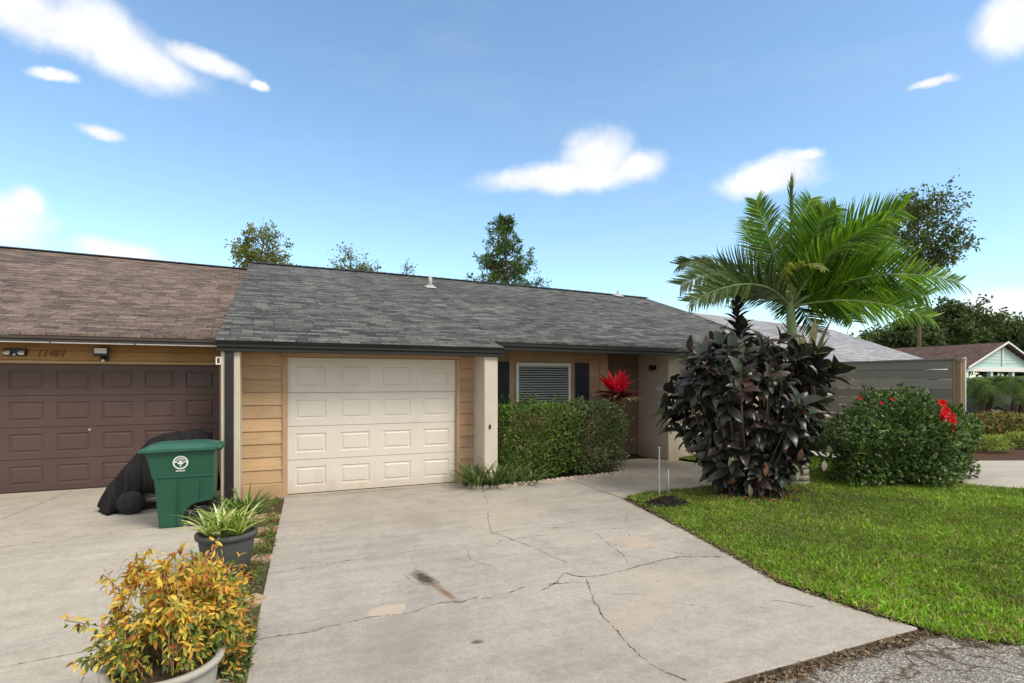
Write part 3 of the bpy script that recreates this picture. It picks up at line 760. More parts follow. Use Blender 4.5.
# ridge cap, drip edge, gutter
m = MB()
def cap(p, q, w=.13, hgt_=.03):
    p, q = Vector(p), Vector(q); L = (q-p).length; n = int(L/.25)
    for i in range(n):
        u = p+(q-p)*i/n; v = p+(q-p)*(i+1.12)/n; lift = Vector((0,0,hgt_)); dn = Vector((0,-w,-w*.29)); ds = Vector((0,w,-w*.29)); s = Vector((0,0,.012))
        g = random.uniform(.7,1.2); m.tint = (g,g,g)
        m.add([u+dn+lift, v+dn+lift+s, v+lift+s+Vector((0,0,.02)), u+lift+Vector((0,0,.02)), u+ds+lift, v+ds+lift+s], [(0,1,2,3),(3,2,5,4)])
cap(L0, Lr); cap(Lr, K); cap(K, A_)
m.build('ridge_cap', M_DARKTRIM, roof)
def pipe_vent(x, y, zr, hh, r, lab=None):
    m = MB(); m.tube([(x,y,zr-.05),(x,y,zr+hh)], r, 10); v_ = m.build('roof_vent', M_METAL, roof, True)
    m = MB(); m.add([(x-.16,y-.2,zr-.045),(x+.16,y-.2,zr-.045),(x+.16,y+.16,zr+.06),(x-.16,y+.16,zr+.06),(x-.05,y,zr+.1),(x+.05,y,zr+.1)], [(0,1,5,4),(1,2,5),(2,3,4,5),(3,0,4)])
    m.build('flashing', M_METAL, v_)
pipe_vent(4.4, 16.6, 4.68, .34, .06)
pipe_vent(12.2, 17.95, 5.09, .2, .045)
def gutter(name, x0, x1, y, zt0, zt1, mat, parent, h=.13, drop=.03):
    m = MB()
    for (ya, yb, za, zb) in ((y, y+.1, -h*.55, -.0), (y+.022, y+.12, -h-drop*.3, -h*.55-.003)):
        m.add([(x0,ya,zt0+za),(x1,ya,zt1+za),(x1,yb,zt1+za),(x0,yb,zt0+za),(x0,ya,zt0+zb),(x1,ya,zt1+zb),(x1,yb,zt1+zb),(x0,yb,zt0+zb)],
              [(0,3,2,1),(4,5,6,7),(0,1,5,4),(1,2,6,5),(2,3,7,6),(3,0,4,7)])
    return m.build(name, mat, parent, bevel=.006, seg=2)
gutter('gutter', -.75, 3.57, 8.64, 2.334, 2.329, M_GUTTER, H, .12)
gutter('gutter', 3.6, 11.18, 9.265, 2.505, 2.445, M_GUTTER, H, .14)
m = MB(); m.box(3.495, 3.55, 8.76, 10.2, 2.243, 2.37); m.build('soffit_return', M_TRIM, H)

# ------------------------------------------------------------ the brown-roofed house
HB = thing('house', 'tan house with brown shingle roof and wide dark brown garage door', 'house', (-4, 11.2, 0))
BY = 11.17
m = MB(); m.box(-5.83, -.9, BY+.095, BY+.13, .01, 2.1); gd2 = m.build('garage_door', M_DARK, HB)
zs = [.012, .525, 1.04, 1.555, 2.07]
for i in range(4):
    m = MB(); door_section(m, -5.82, -.92, zs[i], zs[i+1], BY+.04, 8, 0, .085, .105)
    m.build('door_section', M_BRDOOR, gd2)
m = MB(); m.tube([(-2.84,BY+.03,.98),(-2.84,BY+.04,.98)], .018, 10); m.build('lock', M_METAL, gd2)
m = MB(); m.box(-5.82, -.92, BY+.035, BY+.09, -.002, .012); m.build('bottom_seal', M_RUBBER, gd2)
siding('siding', -9, -.7, 2.125, 2.44, BY, M_SIDB, HB, .155, 12)
m = MB(); m.box(-5.92, -.7, BY-.03, BY+.12, 2.073, 2.123); m.build('door_header', M_TRIMB, HB, bevel=.004)
m = MB(); m.box(-.92, -.7, BY-.01, BY+.12, -.02, 2.07); m.build('door_jamb', M_TRIMB, HB)
m = MB(); m.box(-9, -5.82, BY, BY+.12, -.02, 2.07); m.build('wall', M_SIDB, HB)
m = MB(); m.box(-9, -.77, 10.72, BY, 2.425, 2.437); m.build('soffit', M_SIDB, HB)
m = MB()
m.slab([(-9,10.62,2.535),(-.77,10.62,2.53),(-.77,20,5.44),(-9,20,5.6)], .035)
m.slab([(-9,20,5.6),(-.77,20,5.44),(-.77,29,2.5),(-9,29,2.5)], .035)
rb = m.build('roof', M_ROOFB, HB)
m = MB(); m.box(-9,-.75,19.9,20.08,5.44,5.49)
m2 = MB(); m2.add([(-9,19.86,5.6),(-.77,19.86,5.44),(-.77,20,5.49),(-9,20,5.65),(-9,20.14,5.6),(-.77,20.14,5.44)], [(0,1,2,3),(3,2,5,4)]); m2.build('ridge_cap', M_DARKTRIM, rb)
m = MB(); gutter('gutter', -9, -.775, 10.63, 2.50, 2.495, M_BRFASCIA, HB, .095)
m = MB()
for x0, x1 in ((-9,-3.2),(-3.185,-2.1),(-2.08,-.79)):
    zz = lambda x: 2.50-.005*(x+9)/8.2-.107
    m.add([(x0,10.615,zz(x0)-.012),(x1,10.615,zz(x1)-.012),(x1,10.615,zz(x1)+.004),(x0,10.615,zz(x0)+.004),(x0,10.66,zz(x0)-.012),(x1,10.66,zz(x1)-.012)], [(0,1,2,3),(4,5,1,0)])
m.build('drip_strip', M_METAL, HB)
m = MB(); m.box(-8.9,-.75,28.5,28.6,0,2.4); m.box(-9,-8.9,11.3,28.5,0,2.45); m.build('wall', M_SIDB, HB)
text_part('11401', .155, (-3.53, BY-.034, 2.185), M_NUM, HB, 'house_number', .35, .004, width=.86)
# floodlight
m = MB(); m.box(-2.68,-2.56,BY-.045,BY-.02,2.13,2.2); m.tube([(-2.62,BY-.04,2.16),(-2.62,BY-.12,2.2)], .02, 8); m.box(-2.74,-2.54,BY-.17,BY-.12,2.2,2.34)
fl = m.build('floodlight', M_BLACK, HB, bevel=.004)
m = MB(); m.box(-2.725,-2.555,BY-.18,BY-.171,2.245,2.33); m.build('lamp_glass', M_LAMP, fl)
m = MB(); m.lathe([(.0,2.1),(.02,2.105),(.028,2.125),(.02,2.15),(0,2.155)], -2.62, BY-.11, 12); m.build('motion_sensor', M_LAMP, fl, True)
# twin-head lamp
m = MB(); m.box(-3.93,-3.64,BY-.07,BY-.02,2.19,2.30); tl = m.build('wall_lamp', M_BLACK, HB, bevel=.006)
for sx in (-1, 1):
    m = MB(); cx = -3.785+sx*.09
    m.add([(cx-.045,BY-.115,2.235),(cx+.045,BY-.115,2.235),(cx+.035,BY-.071,2.27),(cx-.035,BY-.071,2.27),(cx-.03,BY-.09,2.205),(cx+.03,BY-.09,2.205)], [(0,1,2,3),(4,5,1,0),(0,3,4),(1,5,2)])
    m.build('lamp_head', M_LAMP, tl)
m = MB(); m.lathe([(0,2.19),(.016,2.195),(.02,2.21),(.014,2.225),(0,2.23)], -3.785, BY-.085, 10); m.build('motion_sensor', M_LAMP, tl, True)

# ------------------------------------------------------------ scalloped edging of the bed
ed = thing('garden_edging', 'low scalloped concrete edging curving round the hedge bed', 'edging', (4.6, 8.75, 0))
path = [(3.0,8.82),(3.05,8.6),(3.4,8.55),(3.9,8.63),(4.7,8.73),(5.6,8.82),(6.25,8.9),(6.34,9.1)]
pp = [np.array(p) for p in path]; pts = []
for a0, b0 in zip(pp[:-1], pp[1:]):
    L = np.linalg.norm(b0-a0); n = max(1, int(round(L/.105)))
    for i in range(n): pts.append((a0+(b0-a0)*(i+.5)/n, (b0-a0)/L))
for i, (p, t) in enumerate(pts):
    m = MB(); nn = np.array([-t[1], t[0]]); prof = [(-.052,-.05),(.052,-.05),(.052,.02)]+[(.052*math.cos(q), .02+.04*math.sin(q)) for q in np.linspace(.25,math.pi-.25,7)]+[(-.052,.02)]
    tl_ = random.uniform(-.006,.008)
    f1 = [(*(p+t*u-nn*.02), v+tl_) for u, v in prof]; f2 = [(*(p+t*u+nn*.02), v+tl_) for u, v in prof]; k = len(prof)
    g = random.uniform(.75,1.1); m.tint = (.5*g,.42*g,.34*g)
    m.add(f1+f2, [tuple(range(k)), tuple(range(2*k-1,k-1,-1))]+[((j+1)%k,j,k+j,k+(j+1)%k) for j in range(k)])
    m.build('edging_scallop', M_STONE, ed, bevel=.006, seg=2)

# ------------------------------------------------------------ vegetation helpers
def blob_points(n, cx, cy, cz, rx, ry, rz, p=2.5, inner=.55, lump=.12, seed=0, zmin=None):
    d = rand_dirs(n); a = np.abs(d)**p; s = (a.sum(1))**(-1/p)
    lum = 1+lump*(np.sin(d[:,0]*7+seed)+np.sin(d[:,1]*9+seed*2)+np.sin(d[:,2]*8+seed*3))/1.5
    r = inner+(1-inner)*RNG.random(n)**.45
    P = d*(s*lum*r)[:,None]*np.array([rx,ry,rz])+np.array([cx,cy,cz])
    if zmin is not None:
        k = P[:,2] > zmin; P, d, r = P[k], d[k], r[k]
    return P, d, r

def shrub(name, label, cat, group, centre, rad, n, L, W, cols, mat=M_LEAF, p=2.5, inner=.55, lump=.1, seed=0, stems=9, tpl=T_LEAF, extra=None, up=.4, base=None, sprigs=0):
    cx, cy, cz = centre; rx, ry, rz = rad
    b = base or (cx, cy, 0)
    t = thing(name, label, cat, b, group)
    P, d, r = blob_points(n, cx, cy, cz, rx, ry, rz, p, inner, lump, seed, .03)
    k = len(P)
    if sprigs:
        S, sd, _ = blob_points(sprigs, cx, cy, cz, rx, ry, rz, p, .97, lump, seed, .15)
        sprigs = len(S); sd = unit(sd+np.array([0,0,.9])); reps = 9
        tt = np.tile(np.linspace(0,1,reps), sprigs)[:,None]
        SP = np.repeat(S, reps, 0)+np.repeat(sd, reps, 0)*tt*RNG.uniform(.06,.2,(sprigs,1)).repeat(reps,0)
        P = np.vstack([P, SP]); d = np.vstack([d, np.repeat(sd, reps, 0)]); r = np.concatenate([r, np.ones(len(SP))])
        k = len(P)
    dd = unit(d*.9+rand_dirs(k)*.9+np.array([0,0,up])); nn = unit(d+rand_dirs(k)*.6+np.array([0,0,.5]))
    col = mixcol(cols, k, .15)
    # clumps of younger and older foliage
    cl = .5+.5*np.sin(P[:,0]*6.1+seed)*np.sin(P[:,1]*5.3+2)*np.sin(P[:,2]*6.7+1)
    col *= (.75+.5*cl)[:,None]
    scatter('foliage', P, dd, nn, RNG.uniform(.7,1.2,k)*L, RNG.uniform(.8,1.15,k)*W, tpl, mat, col, t)
    m = MB()
    for i in range(stems):
        q = rand_dirs(1)[0]; e_ = np.array([cx+q[0]*rx*.7, cy+q[1]*ry*.7, cz+abs(q[2])*rz*.7])
        s_ = np.array([b[0]+RNG.normal(0,.05)+(e_[0]-b[0])*.35, b[1]+RNG.normal(0,.04)+(e_[1]-b[1])*.35, -.05])
        mid = (s_+e_)/2+np.array([0,0,rz*.15])+RNG.normal(0,.03,3)
        m.tube([s_, mid, e_], [.016,.011,.005], 6)
    m.build('stems', M_BARK, t)
    if extra: extra(t)
    return t

# hedge: two clipped shrubs
shrub('hedge_shrub', 'clipped bright green hedge shrub below the window', 'shrub', 'clipped hedge by the entry', (4.55,9.42,.7), (.82,.6,.68), 15000, .05, .026,
      [(.08,.15,.02,4),(.13,.22,.03,3),(.2,.31,.05,1.5),(.05,.09,.02,2)], p=4.5, inner=.6, lump=.06, seed=1, sprigs=150, stems=14)
shrub('hedge_shrub', 'clipped hedge shrub with greyish variegated leaves, beside the front walk', 'shrub', 'clipped hedge by the entry', (5.68,9.4,.7), (.64,.56,.68), 13500, .045, .024,
      [(.07,.12,.03,4),(.14,.19,.07,2),(.32,.37,.2,1.6),(.04,.07,.02,2)], p=4.5, inner=.6, lump=.06, seed=4, sprigs=110, stems=12)

# strap leaved plants
def straps(name, base, n, Lr, W, spread, cols, parent=None, mat=M_LEAF, seg=7, droop=1.0, rad=.05, upr=.8, fold=.25, zj=0):
    V = []; F = []; T = []
    c = mixcol(cols, n, .15)
    for i in range(n):
        az = RNG.uniform(0, 2*math.pi); L = RNG.uniform(*Lr); el = RNG.uniform(upr*.55, min(1.5, upr*1.25))
        b = np.array(base)+np.array([math.cos(az)*rad*RNG.random()*spread, math.sin(az)*rad*RNG.random()*spread, RNG.random()*zj])
        h = np.array([math.cos(az), math.sin(az), 0]); side = np.array([-h[1], h[0], 0]); twist = RNG.normal(0,.3)
        side = unit(side+np.array([0,0,twist])); pos = b.copy(); ang = el; k0 = len(V)
        for s in range(seg+1):
            t = s/seg; w = W*(.55+1.2*t if t < .35 else (1-t)**.75*1.45)*.5
            if s == seg: w = .0005
            dirv = h*math.cos(ang)+np.array([0,0,1])*math.sin(ang)
            nrm = np.cross(side, dirv)
            V += [tuple(pos-side*w+nrm*w*fold), tuple(pos), tuple(pos+side*w+nrm*w*fold)]
            T += [tuple(c[i]*(1+.25*(t-.4)))]*3
            if s < seg:
                q = k0+s*3
                F += [(q,q+1,q+4,q+3),(q+1,q+2,q+5,q+4)]
            pos = pos+dirv*L/seg; ang -= droop*RNG.uniform(.6,1.3)*1.7/seg*t**.6
    return mesh_from(name, V, F, mat, parent, True, None, np.array(T))

lir = thing('strap_leaf_plant', 'low clump of dark green strap leaves at the corner of the hedge bed', 'plant', (3.35,8.75,0))
for i, (x, y, n) in enumerate(((3.12,8.68,50),(3.4,8.64,60),(3.7,8.68,60),(4.0,8.72,50),(4.2,8.78,30),(3.15,8.9,40),(3.6,8.86,40))):
    straps('leaf_clump', (x,y,-.01), n, (.42,.68), .034, 1, [(.07,.12,.035,4),(.12,.19,.05,2),(.22,.3,.12,1)], lir, rad=.08, upr=1.0, droop=1.0)

# red ti plant
ti = thing('ti_plant', 'red leaved ti plant glowing above the right end of the hedge', 'plant', (6.35,9.6,0))
m = MB(); m.tube([(6.35,9.6,-.05),(6.33,9.6,.6),(6.36,9.6,1.35),(6.38,9.6,1.5)], [.02,.018,.016,.012], 8); m.tube([(6.33,9.6,.5),(6.45,9.63,.9),(6.5,9.6,1.35)], [.014,.012,.01], 7)
m.build('stem', M_BARK, ti, True)
straps('red_leaves', (6.38,9.45,1.5), 52, (.32,.52), .11, 1, [(.78,.012,.06,4),(.6,.01,.045,2),(.88,.06,.12,1)], ti, M_RED, rad=.05, upr=1.15, droop=.5, fold=.4, zj=.12)
straps('dark_leaves', (6.38,9.45,1.38), 40, (.35,.58), .08, 1, [(.16,.02,.03,3),(.1,.03,.03,3),(.4,.3,.17,1)], ti, M_LEAFDRY, rad=.05, upr=.5, droop=1.1, fold=.3, zj=.18)
straps('pale_leaves', (6.5,9.45,1.38), 14, (.35,.55), .06, 1, [(.5,.38,.22,3),(.35,.2,.12,1)], ti, M_LEAFDRY, rad=.05, upr=.35, droop=1.2, fold=.3, zj=.1)

# rubber plant
def rubber():
    t = thing('rubber_plant', 'large bushy rubber plant with glossy burgundy black leaves', 'shrub', (6.75,6.45,0))
    m = MB(); tips = []
    rv = np.array([.918,-.3955,0]); fv = np.array([.3955,.918,0])
    cen = np.array([6.86,6.46,0])
    prof = lambda z: 1.05*np.interp(z, [0.1,.35,.7,1.1,1.5,1.9,2.2,2.45], [.42,.58,.84,1.04,1.15,1.1,.95,.6])
    for i in range(185):
        z = RNG.uniform(.22, 2.42); a = RNG.uniform(0, 2*math.pi); q = prof(z)*RNG.uniform(.7,1.0)*(1+.13*math.sin(3*a+z*4)+.08*math.sin(7*a-z*6))
        p = cen+rv*math.cos(a)*q*1.0+fv*math.sin(a)*q*.62+np.array([0,0,z])
        d = unit(np.array([*(rv*math.cos(a)+fv*math.sin(a))[:2], .25+.5*(z-1)/1.2]))
        tips.append((p, d))
    tips.append((cen+rv*(-.1)+np.array([0,0,2.55]), np.array([0,0,1.])))
    P=[];D=[];NN=[];Ls=[];Ws=[];Cc=[]
    reds=[]
    for j, (p, d) in enumerate(tips):
        n = RNG.integers(6, 10); ax = d
        for k in range(n):
            ph = k*2.4+RNG.random(); s = unit(np.cross(ax, [.2,.3,.93])); u = np.cross(ax, s)
            o = s*math.cos(ph)+u*math.sin(ph)
            back = k*.026
            dl = unit(ax*(.95-.1*k)+o*.85+np.array([0,0,.25-.09*k])+RNG.normal(0,.12,3))
            P.append(p-ax*back); D.append(dl); NN.append(unit(ax*1.0-o*.2+np.array([0,0,.45])))
            q_ = RNG.uniform(.2,.37); Ls.append(q_); Ws.append(q_*RNG.uniform(.4,.5))
        c = mixcol([(.036,.033,.03,4),(.05,.045,.04,3),(.034,.047,.03,3),(.085,.05,.042,.9),(.1,.115,.08,.7)], n, .35); Cc += list(c)
        if RNG.random() < .32: reds.append((p, ax))
        b = cen+np.array([RNG.normal(0,.12), RNG.normal(0,.08), 0])
        m.tube([b+np.array([0,0,-.05]), b*.35+(p)*.65-np.array([0,0,.3*p[2]*.5]), p-ax*.04], [.014,.01,.006], 5)
    # tall leader
    top = cen+rv*(-.2)
    for k in range(30):
        z = 2.3+k*.025; ph = k*2.4; o = rv*math.cos(ph)+fv*math.sin(ph)
        P.append(top+np.array([0,0,z])); D.append(unit(o+np.array([0,0,.3+k*.03]))); NN.append(unit(-o*.4+np.array([0,0,1.])))
        Ls.append(.36-.006*k); Ws.append(.15-.002*k); Cc.append(mixcol([(.022,.018,.018,1),(.03,.026,.022,1)],1)[0])
    m.tube([top+np.array([0,0,1.2]), top+np.array([0,0,2.3]), top+np.array([0,0,3.1])], [.02,.016,.008], 7)
    # drooping outer fill
    n = 620; zz = RNG.uniform(.08,2.2,n); a = RNG.uniform(0,2*math.pi,n); q = prof(zz)*RNG.uniform(.35,.93,n)
    o = rv[None]*np.cos(a)[:,None]+fv[None]*np.sin(a)[:,None]
    PP = cen+rv[None]*(np.cos(a)*q)[:,None]+fv[None]*(np.sin(a)*q*.62)[:,None]; PP[:,2] = zz
    DD = unit(o+rand_dirs(n)*.5+np.array([0,0,-.7])); N2 = unit(o*.8+rand_dirs(n)*.3+np.array([0,0,.6]))
    P = np.vstack([np.array(P),PP]); D = np.vstack([np.array(D),DD]); NN = np.vstack([np.array(NN),N2])
    Ls = np.concatenate([Ls,RNG.uniform(.17,.27,n)]); Ws = np.concatenate([Ws,RNG.uniform(.08,.12,n)])
    Cc = np.vstack([np.array(Cc), mixcol([(.02,.018,.015,4),(.032,.027,.023,2),(.024,.034,.02,2),(.05,.036,.028,1)], n, .25)])
    m.build('stems', M_BARK, t)
    rp = np.array([p+a_*.02 for p, a_ in reds]); rd = np.array([unit(a_+RNG.normal(0,.15,3)) for p, a_ in reds])
    P = np.vstack([P, rp]); D = np.vstack([D, rd]); NN = np.vstack([NN, rand_dirs(len(rp))]); Ls = np.concatenate([Ls, RNG.uniform(.08,.13,len(rp))]); Ws = np.concatenate([Ws, np.full(len(rp), .024)])
    Cc = np.vstack([Cc, mixcol([(.5,.02,.02,1),(.35,.05,.03,1)], len(rp))])
    scatter('leaves', P, D, NN, Ls, Ws, T_BIG, M_LEAFGLOSS, Cc, t, smooth=True)
    # a few rust and pale old leaves
    n = 7; pp_ = cen+rv[None]*RNG.uniform(-.7,.9,n)[:,None]-fv[None]*RNG.uniform(.55,.68,n)[:,None]; pp_[:,2] = RNG.uniform(.1,.9,n)
    scatter('old_leaves', pp_, np.column_stack([RNG.normal(0,.4,(n,2)),-np.ones(n)]), np.tile(-fv, (n,1))+rand_dirs(n)*.4, RNG.uniform(.14,.22,n), .08, T_BIG, M_LEAFDRY, mixcol([(.4,.12,.03,1),(.22,.1,.05,1),(.3,.28,.2,1)], n), t, True)
rubber()

# hibiscus
def flowers(t):
    spots = [(10.37,5.62,1.28),(10.3,5.58,1.15),(10.42,5.55,1.05),(10.47,5.6,1.18),(10.36,5.53,1.1),(10.42,5.6,.98),(10.5,5.75,1.4),(10.25,5.6,1.22),(10.47,5.62,.9),(9.3,6.0,1.42),(8.9,6.1,1.5),(9.5,5.95,1.48)]
    for i, p in enumerate(spots):
        V=[];D=[];NN=[]
        f = unit(np.array([-.5,-.8,.35])+RNG.normal(0,.25,3)); s = unit(np.cross(f,[0,0,1])); u = np.cross(s,f)
        for k in range(5):
            a = k*2*math.pi/5; o = s*math.cos(a)+u*math.sin(a)
            V.append(np.array(p)); D.append(unit(o+f*.35)); NN.append(unit(f-o*.3))
        for k in range(4):
            a = k*1.57+.5; o = s*math.cos(a)+u*math.sin(a)
            V.append(np.array(p)+f*.01); D.append(unit(o*.7+f*.9)); NN.append(unit(f-o*.6))
        sz = .085 if i < 9 else .035
        scatter('flower', V, D, NN, np.full(9,sz), np.full(9,sz*.95), T_BIG, M_RED, mixcol([(.72,.012,.015,2),(.55,.01,.012,1)], 9, .12), t)
hib = shrub('hibiscus_bush', 'broad dark green hibiscus bush with a cluster of red flowers', 'shrub', None, (10.38,6.35,.66), (1.4,.75,.78), 19000, .075, .048,
      [(.045,.09,.018,4),(.075,.14,.028,3),(.14,.23,.05,1.3),(.26,.32,.16,.4)], p=3.2, inner=.5, lump=.17, seed=2, sprigs=130, extra=flowers, stems=16)

# yellow shrub in the pale pot
def pot(parent, cx, cy, r0, r1, h, mat, z0=-.03, rim=.035, name='pot'):
    m = MB()
    m.lathe([(0,z0),(r0,z0),(r0+.01,z0+.02),(r1-.02,h-rim-.02),(r1-.018,h-rim),(r1+.006,h-rim+.006),(r1+.01,h-.006),(r1+.002,h),(r1-.022,h),(r1-.03,h-.01),(r1-.035,h-.09),(0,h-.09)], cx, cy, 40)
    m.build(name, mat, parent, True)
    m = MB(); m.lathe([(0,h-.05),(r1*.5,h-.055),(r1-.036,h-.07)], cx, cy, 24); m.build('potting_soil', M_SOIL, parent)
pp1 = thing('potted_shrub', 'leggy shrub with yellow and orange leaves in a large pale pot', 'potted plant', (-.5,3.17,0))
pot(pp1, -.5, 3.17, .18, .255, .42, M_POT)
m = MB(); P=[];D=[]
for i in range(34):
    a = RNG.uniform(0,2*math.pi); q = RNG.uniform(.03,.17); b = np.array([-.5+q*math.cos(a), 3.17+q*math.sin(a), .33])
    a2 = a+RNG.normal(0,.5); rr = RNG.uniform(.05,.31); hh = RNG.uniform(.6,.93)-.35*rr
    e_ = np.array([-.5+rr*math.cos(a2)*1.0, 3.25+rr*math.sin(a2)*.75, hh]); mid = (b+e_)/2+RNG.normal(0,.03,3)+np.array([0,0,.05])
    m.tube([b, b+(mid-b)*.5+RNG.normal(0,.015,3), mid, e_], [.005,.0045,.004,.0025], 5)
    for j in range(3):
        s_ = mid+(e_-mid)*RNG.random(); f_ = s_+RNG.normal(0,.07,3)+np.array([0,0,.04]); m.tube([s_, f_], [.003,.002], 4)
        for k in range(30): P.append(s_+(f_-s_)*RNG.random()+RNG.normal(0,.012,3)); D.append(RNG.normal(0,.55,3)+np.array([math.cos(a2)*.4,math.sin(a2)*.4,-.55]))
    for k in range(52):
        u_ = RNG.random()**.7; P.append(mid+(e_-mid)*u_+RNG.normal(0,.022,3)); D.append(RNG.normal(0,.55,3)+np.array([math.cos(a2)*.4,math.sin(a2)*.4,-.5]))
for i in range(16):
    a = RNG.uniform(0,2*math.pi); b = np.array([-.5+.1*math.cos(a), 3.17+.1*math.sin(a), .33]); rr = RNG.uniform(.12,.3)
    e_ = np.array([-.5+rr*math.cos(a), 3.2+rr*math.sin(a)*.8, RNG.uniform(.42,.6)]); mid = (b+e_)/2+RNG.normal(0,.03,3)+np.array([0,0,.04])
    m.tube([b, mid, e_], [.004,.003,.002], 5)
    for k in range(42): P.append(mid+(e_-mid)*RNG.random()+RNG.normal(0,.03,3)); D.append(RNG.normal(0,.6,3)+np.array([math.cos(a)*.4,math.sin(a)*.4,-.5]))
m.build('stems', M_TWIG, pp1, True)
n = len(P); P = np.array(P)
col = mixcol([(.7,.45,.055,4),(.75,.57,.1,4),(.6,.3,.045,1.7),(.42,.12,.035,1.2),(.34,.38,.07,1.6)], n, .15)
gr = (RNG.random(n) < np.clip(.75-(P[:,2]-.4)*2.2, .04, .7)); col[gr] = mixcol([(.08,.15,.03,2),(.14,.2,.04,2),(.26,.3,.06,1)], int(gr.sum()))
scatter('leaves', P, np.array(D), rand_dirs(n)+np.array([0,0,.8]), RNG.uniform(.026,.052,n), RNG.uniform(.011,.019,n), T_BIG, M_LEAFDRY, col, pp1, True)
# second, sparser bush directly behind
py = shrub('croton_shrub', 'sparse yellow green croton growing in the strip behind the pale pot', 'shrub', None, (-.4,4.0,.26), (.22,.42,.33), 2600, .055, .018,
      [(.62,.4,.06,4),(.55,.26,.05,2),(.2,.27,.05,2.5),(.1,.16,.03,2),(.4,.14,.04,1)], M_LEAFDRY, p=2.2, inner=.25, lump=.2, seed=9, stems=14, tpl=T_BIG, up=-.1)
# dark pot with strap plant
pp2 = thing('potted_bromeliad', 'light green striped strap plant in a dark round pot beside the bin', 'potted plant', (-.42,5.85,0))
pot(pp2, -.42, 5.85, .18, .26, .37, M_POT2, rim=.05)
for q in range(7):
    a = q*.9; rr = .0 if q == 0 else .15
    straps('leaf_rosette', (-.42+rr*math.cos(a), 5.85+rr*math.sin(a), .36), 19, (.24,.44), .028, 1,
        [(.24,.36,.06,3),(.42,.5,.14,3),(.14,.24,.04,2),(.65,.66,.36,1.6)], pp2, rad=.05, upr=.85, droop=.95, fold=.35)
strap2 = thing('strap_leaf_plant', 'dark green broad leaved clump at the foot of the ochre siding', 'plant', (-.3,8.35,0))
straps('leaf_clump', (-.36,8.2,-.02), 60, (.3,.5), .045, 1, [(.1,.2,.04,3),(.2,.3,.07,1.5),(.06,.12,.03,2)], strap2, rad=.14, upr=1.0, droop=.9)
# wispy grey weed
gw = thing('dry_weed', 'wispy grey green dry weed leaning over the left driveway edge', 'plant', (-.62,5.1,0))
m = MB(); P=[];D=[]
for i in range(26):
    a = RNG.uniform(0,6.3); e_ = np.array([-.68+RNG.normal(0,.16), 5.1+RNG.normal(0,.25), RNG.uniform(.12,.36)]); b = np.array([-.62,5.1,-.02])+RNG.normal(0,.02,3)
    mid = (b+e_)/2+np.array([0,0,.05]); m.tube([b,mid,e_],[.003,.002,.0012],4)
    for k in range(14): P.append(mid+(e_-mid)*RNG.random()+RNG.normal(0,.02,3)); D.append(RNG.normal(0,1,3))
m.build('stems', M_BARK, gw)
n=len(P); scatter('leaves', P, D, rand_dirs(n), RNG.uniform(.012,.028,n), .006, T_LEAF, M_LEAF, mixcol([(.2,.22,.16,1),(.28,.27,.2,1)], n), gw)

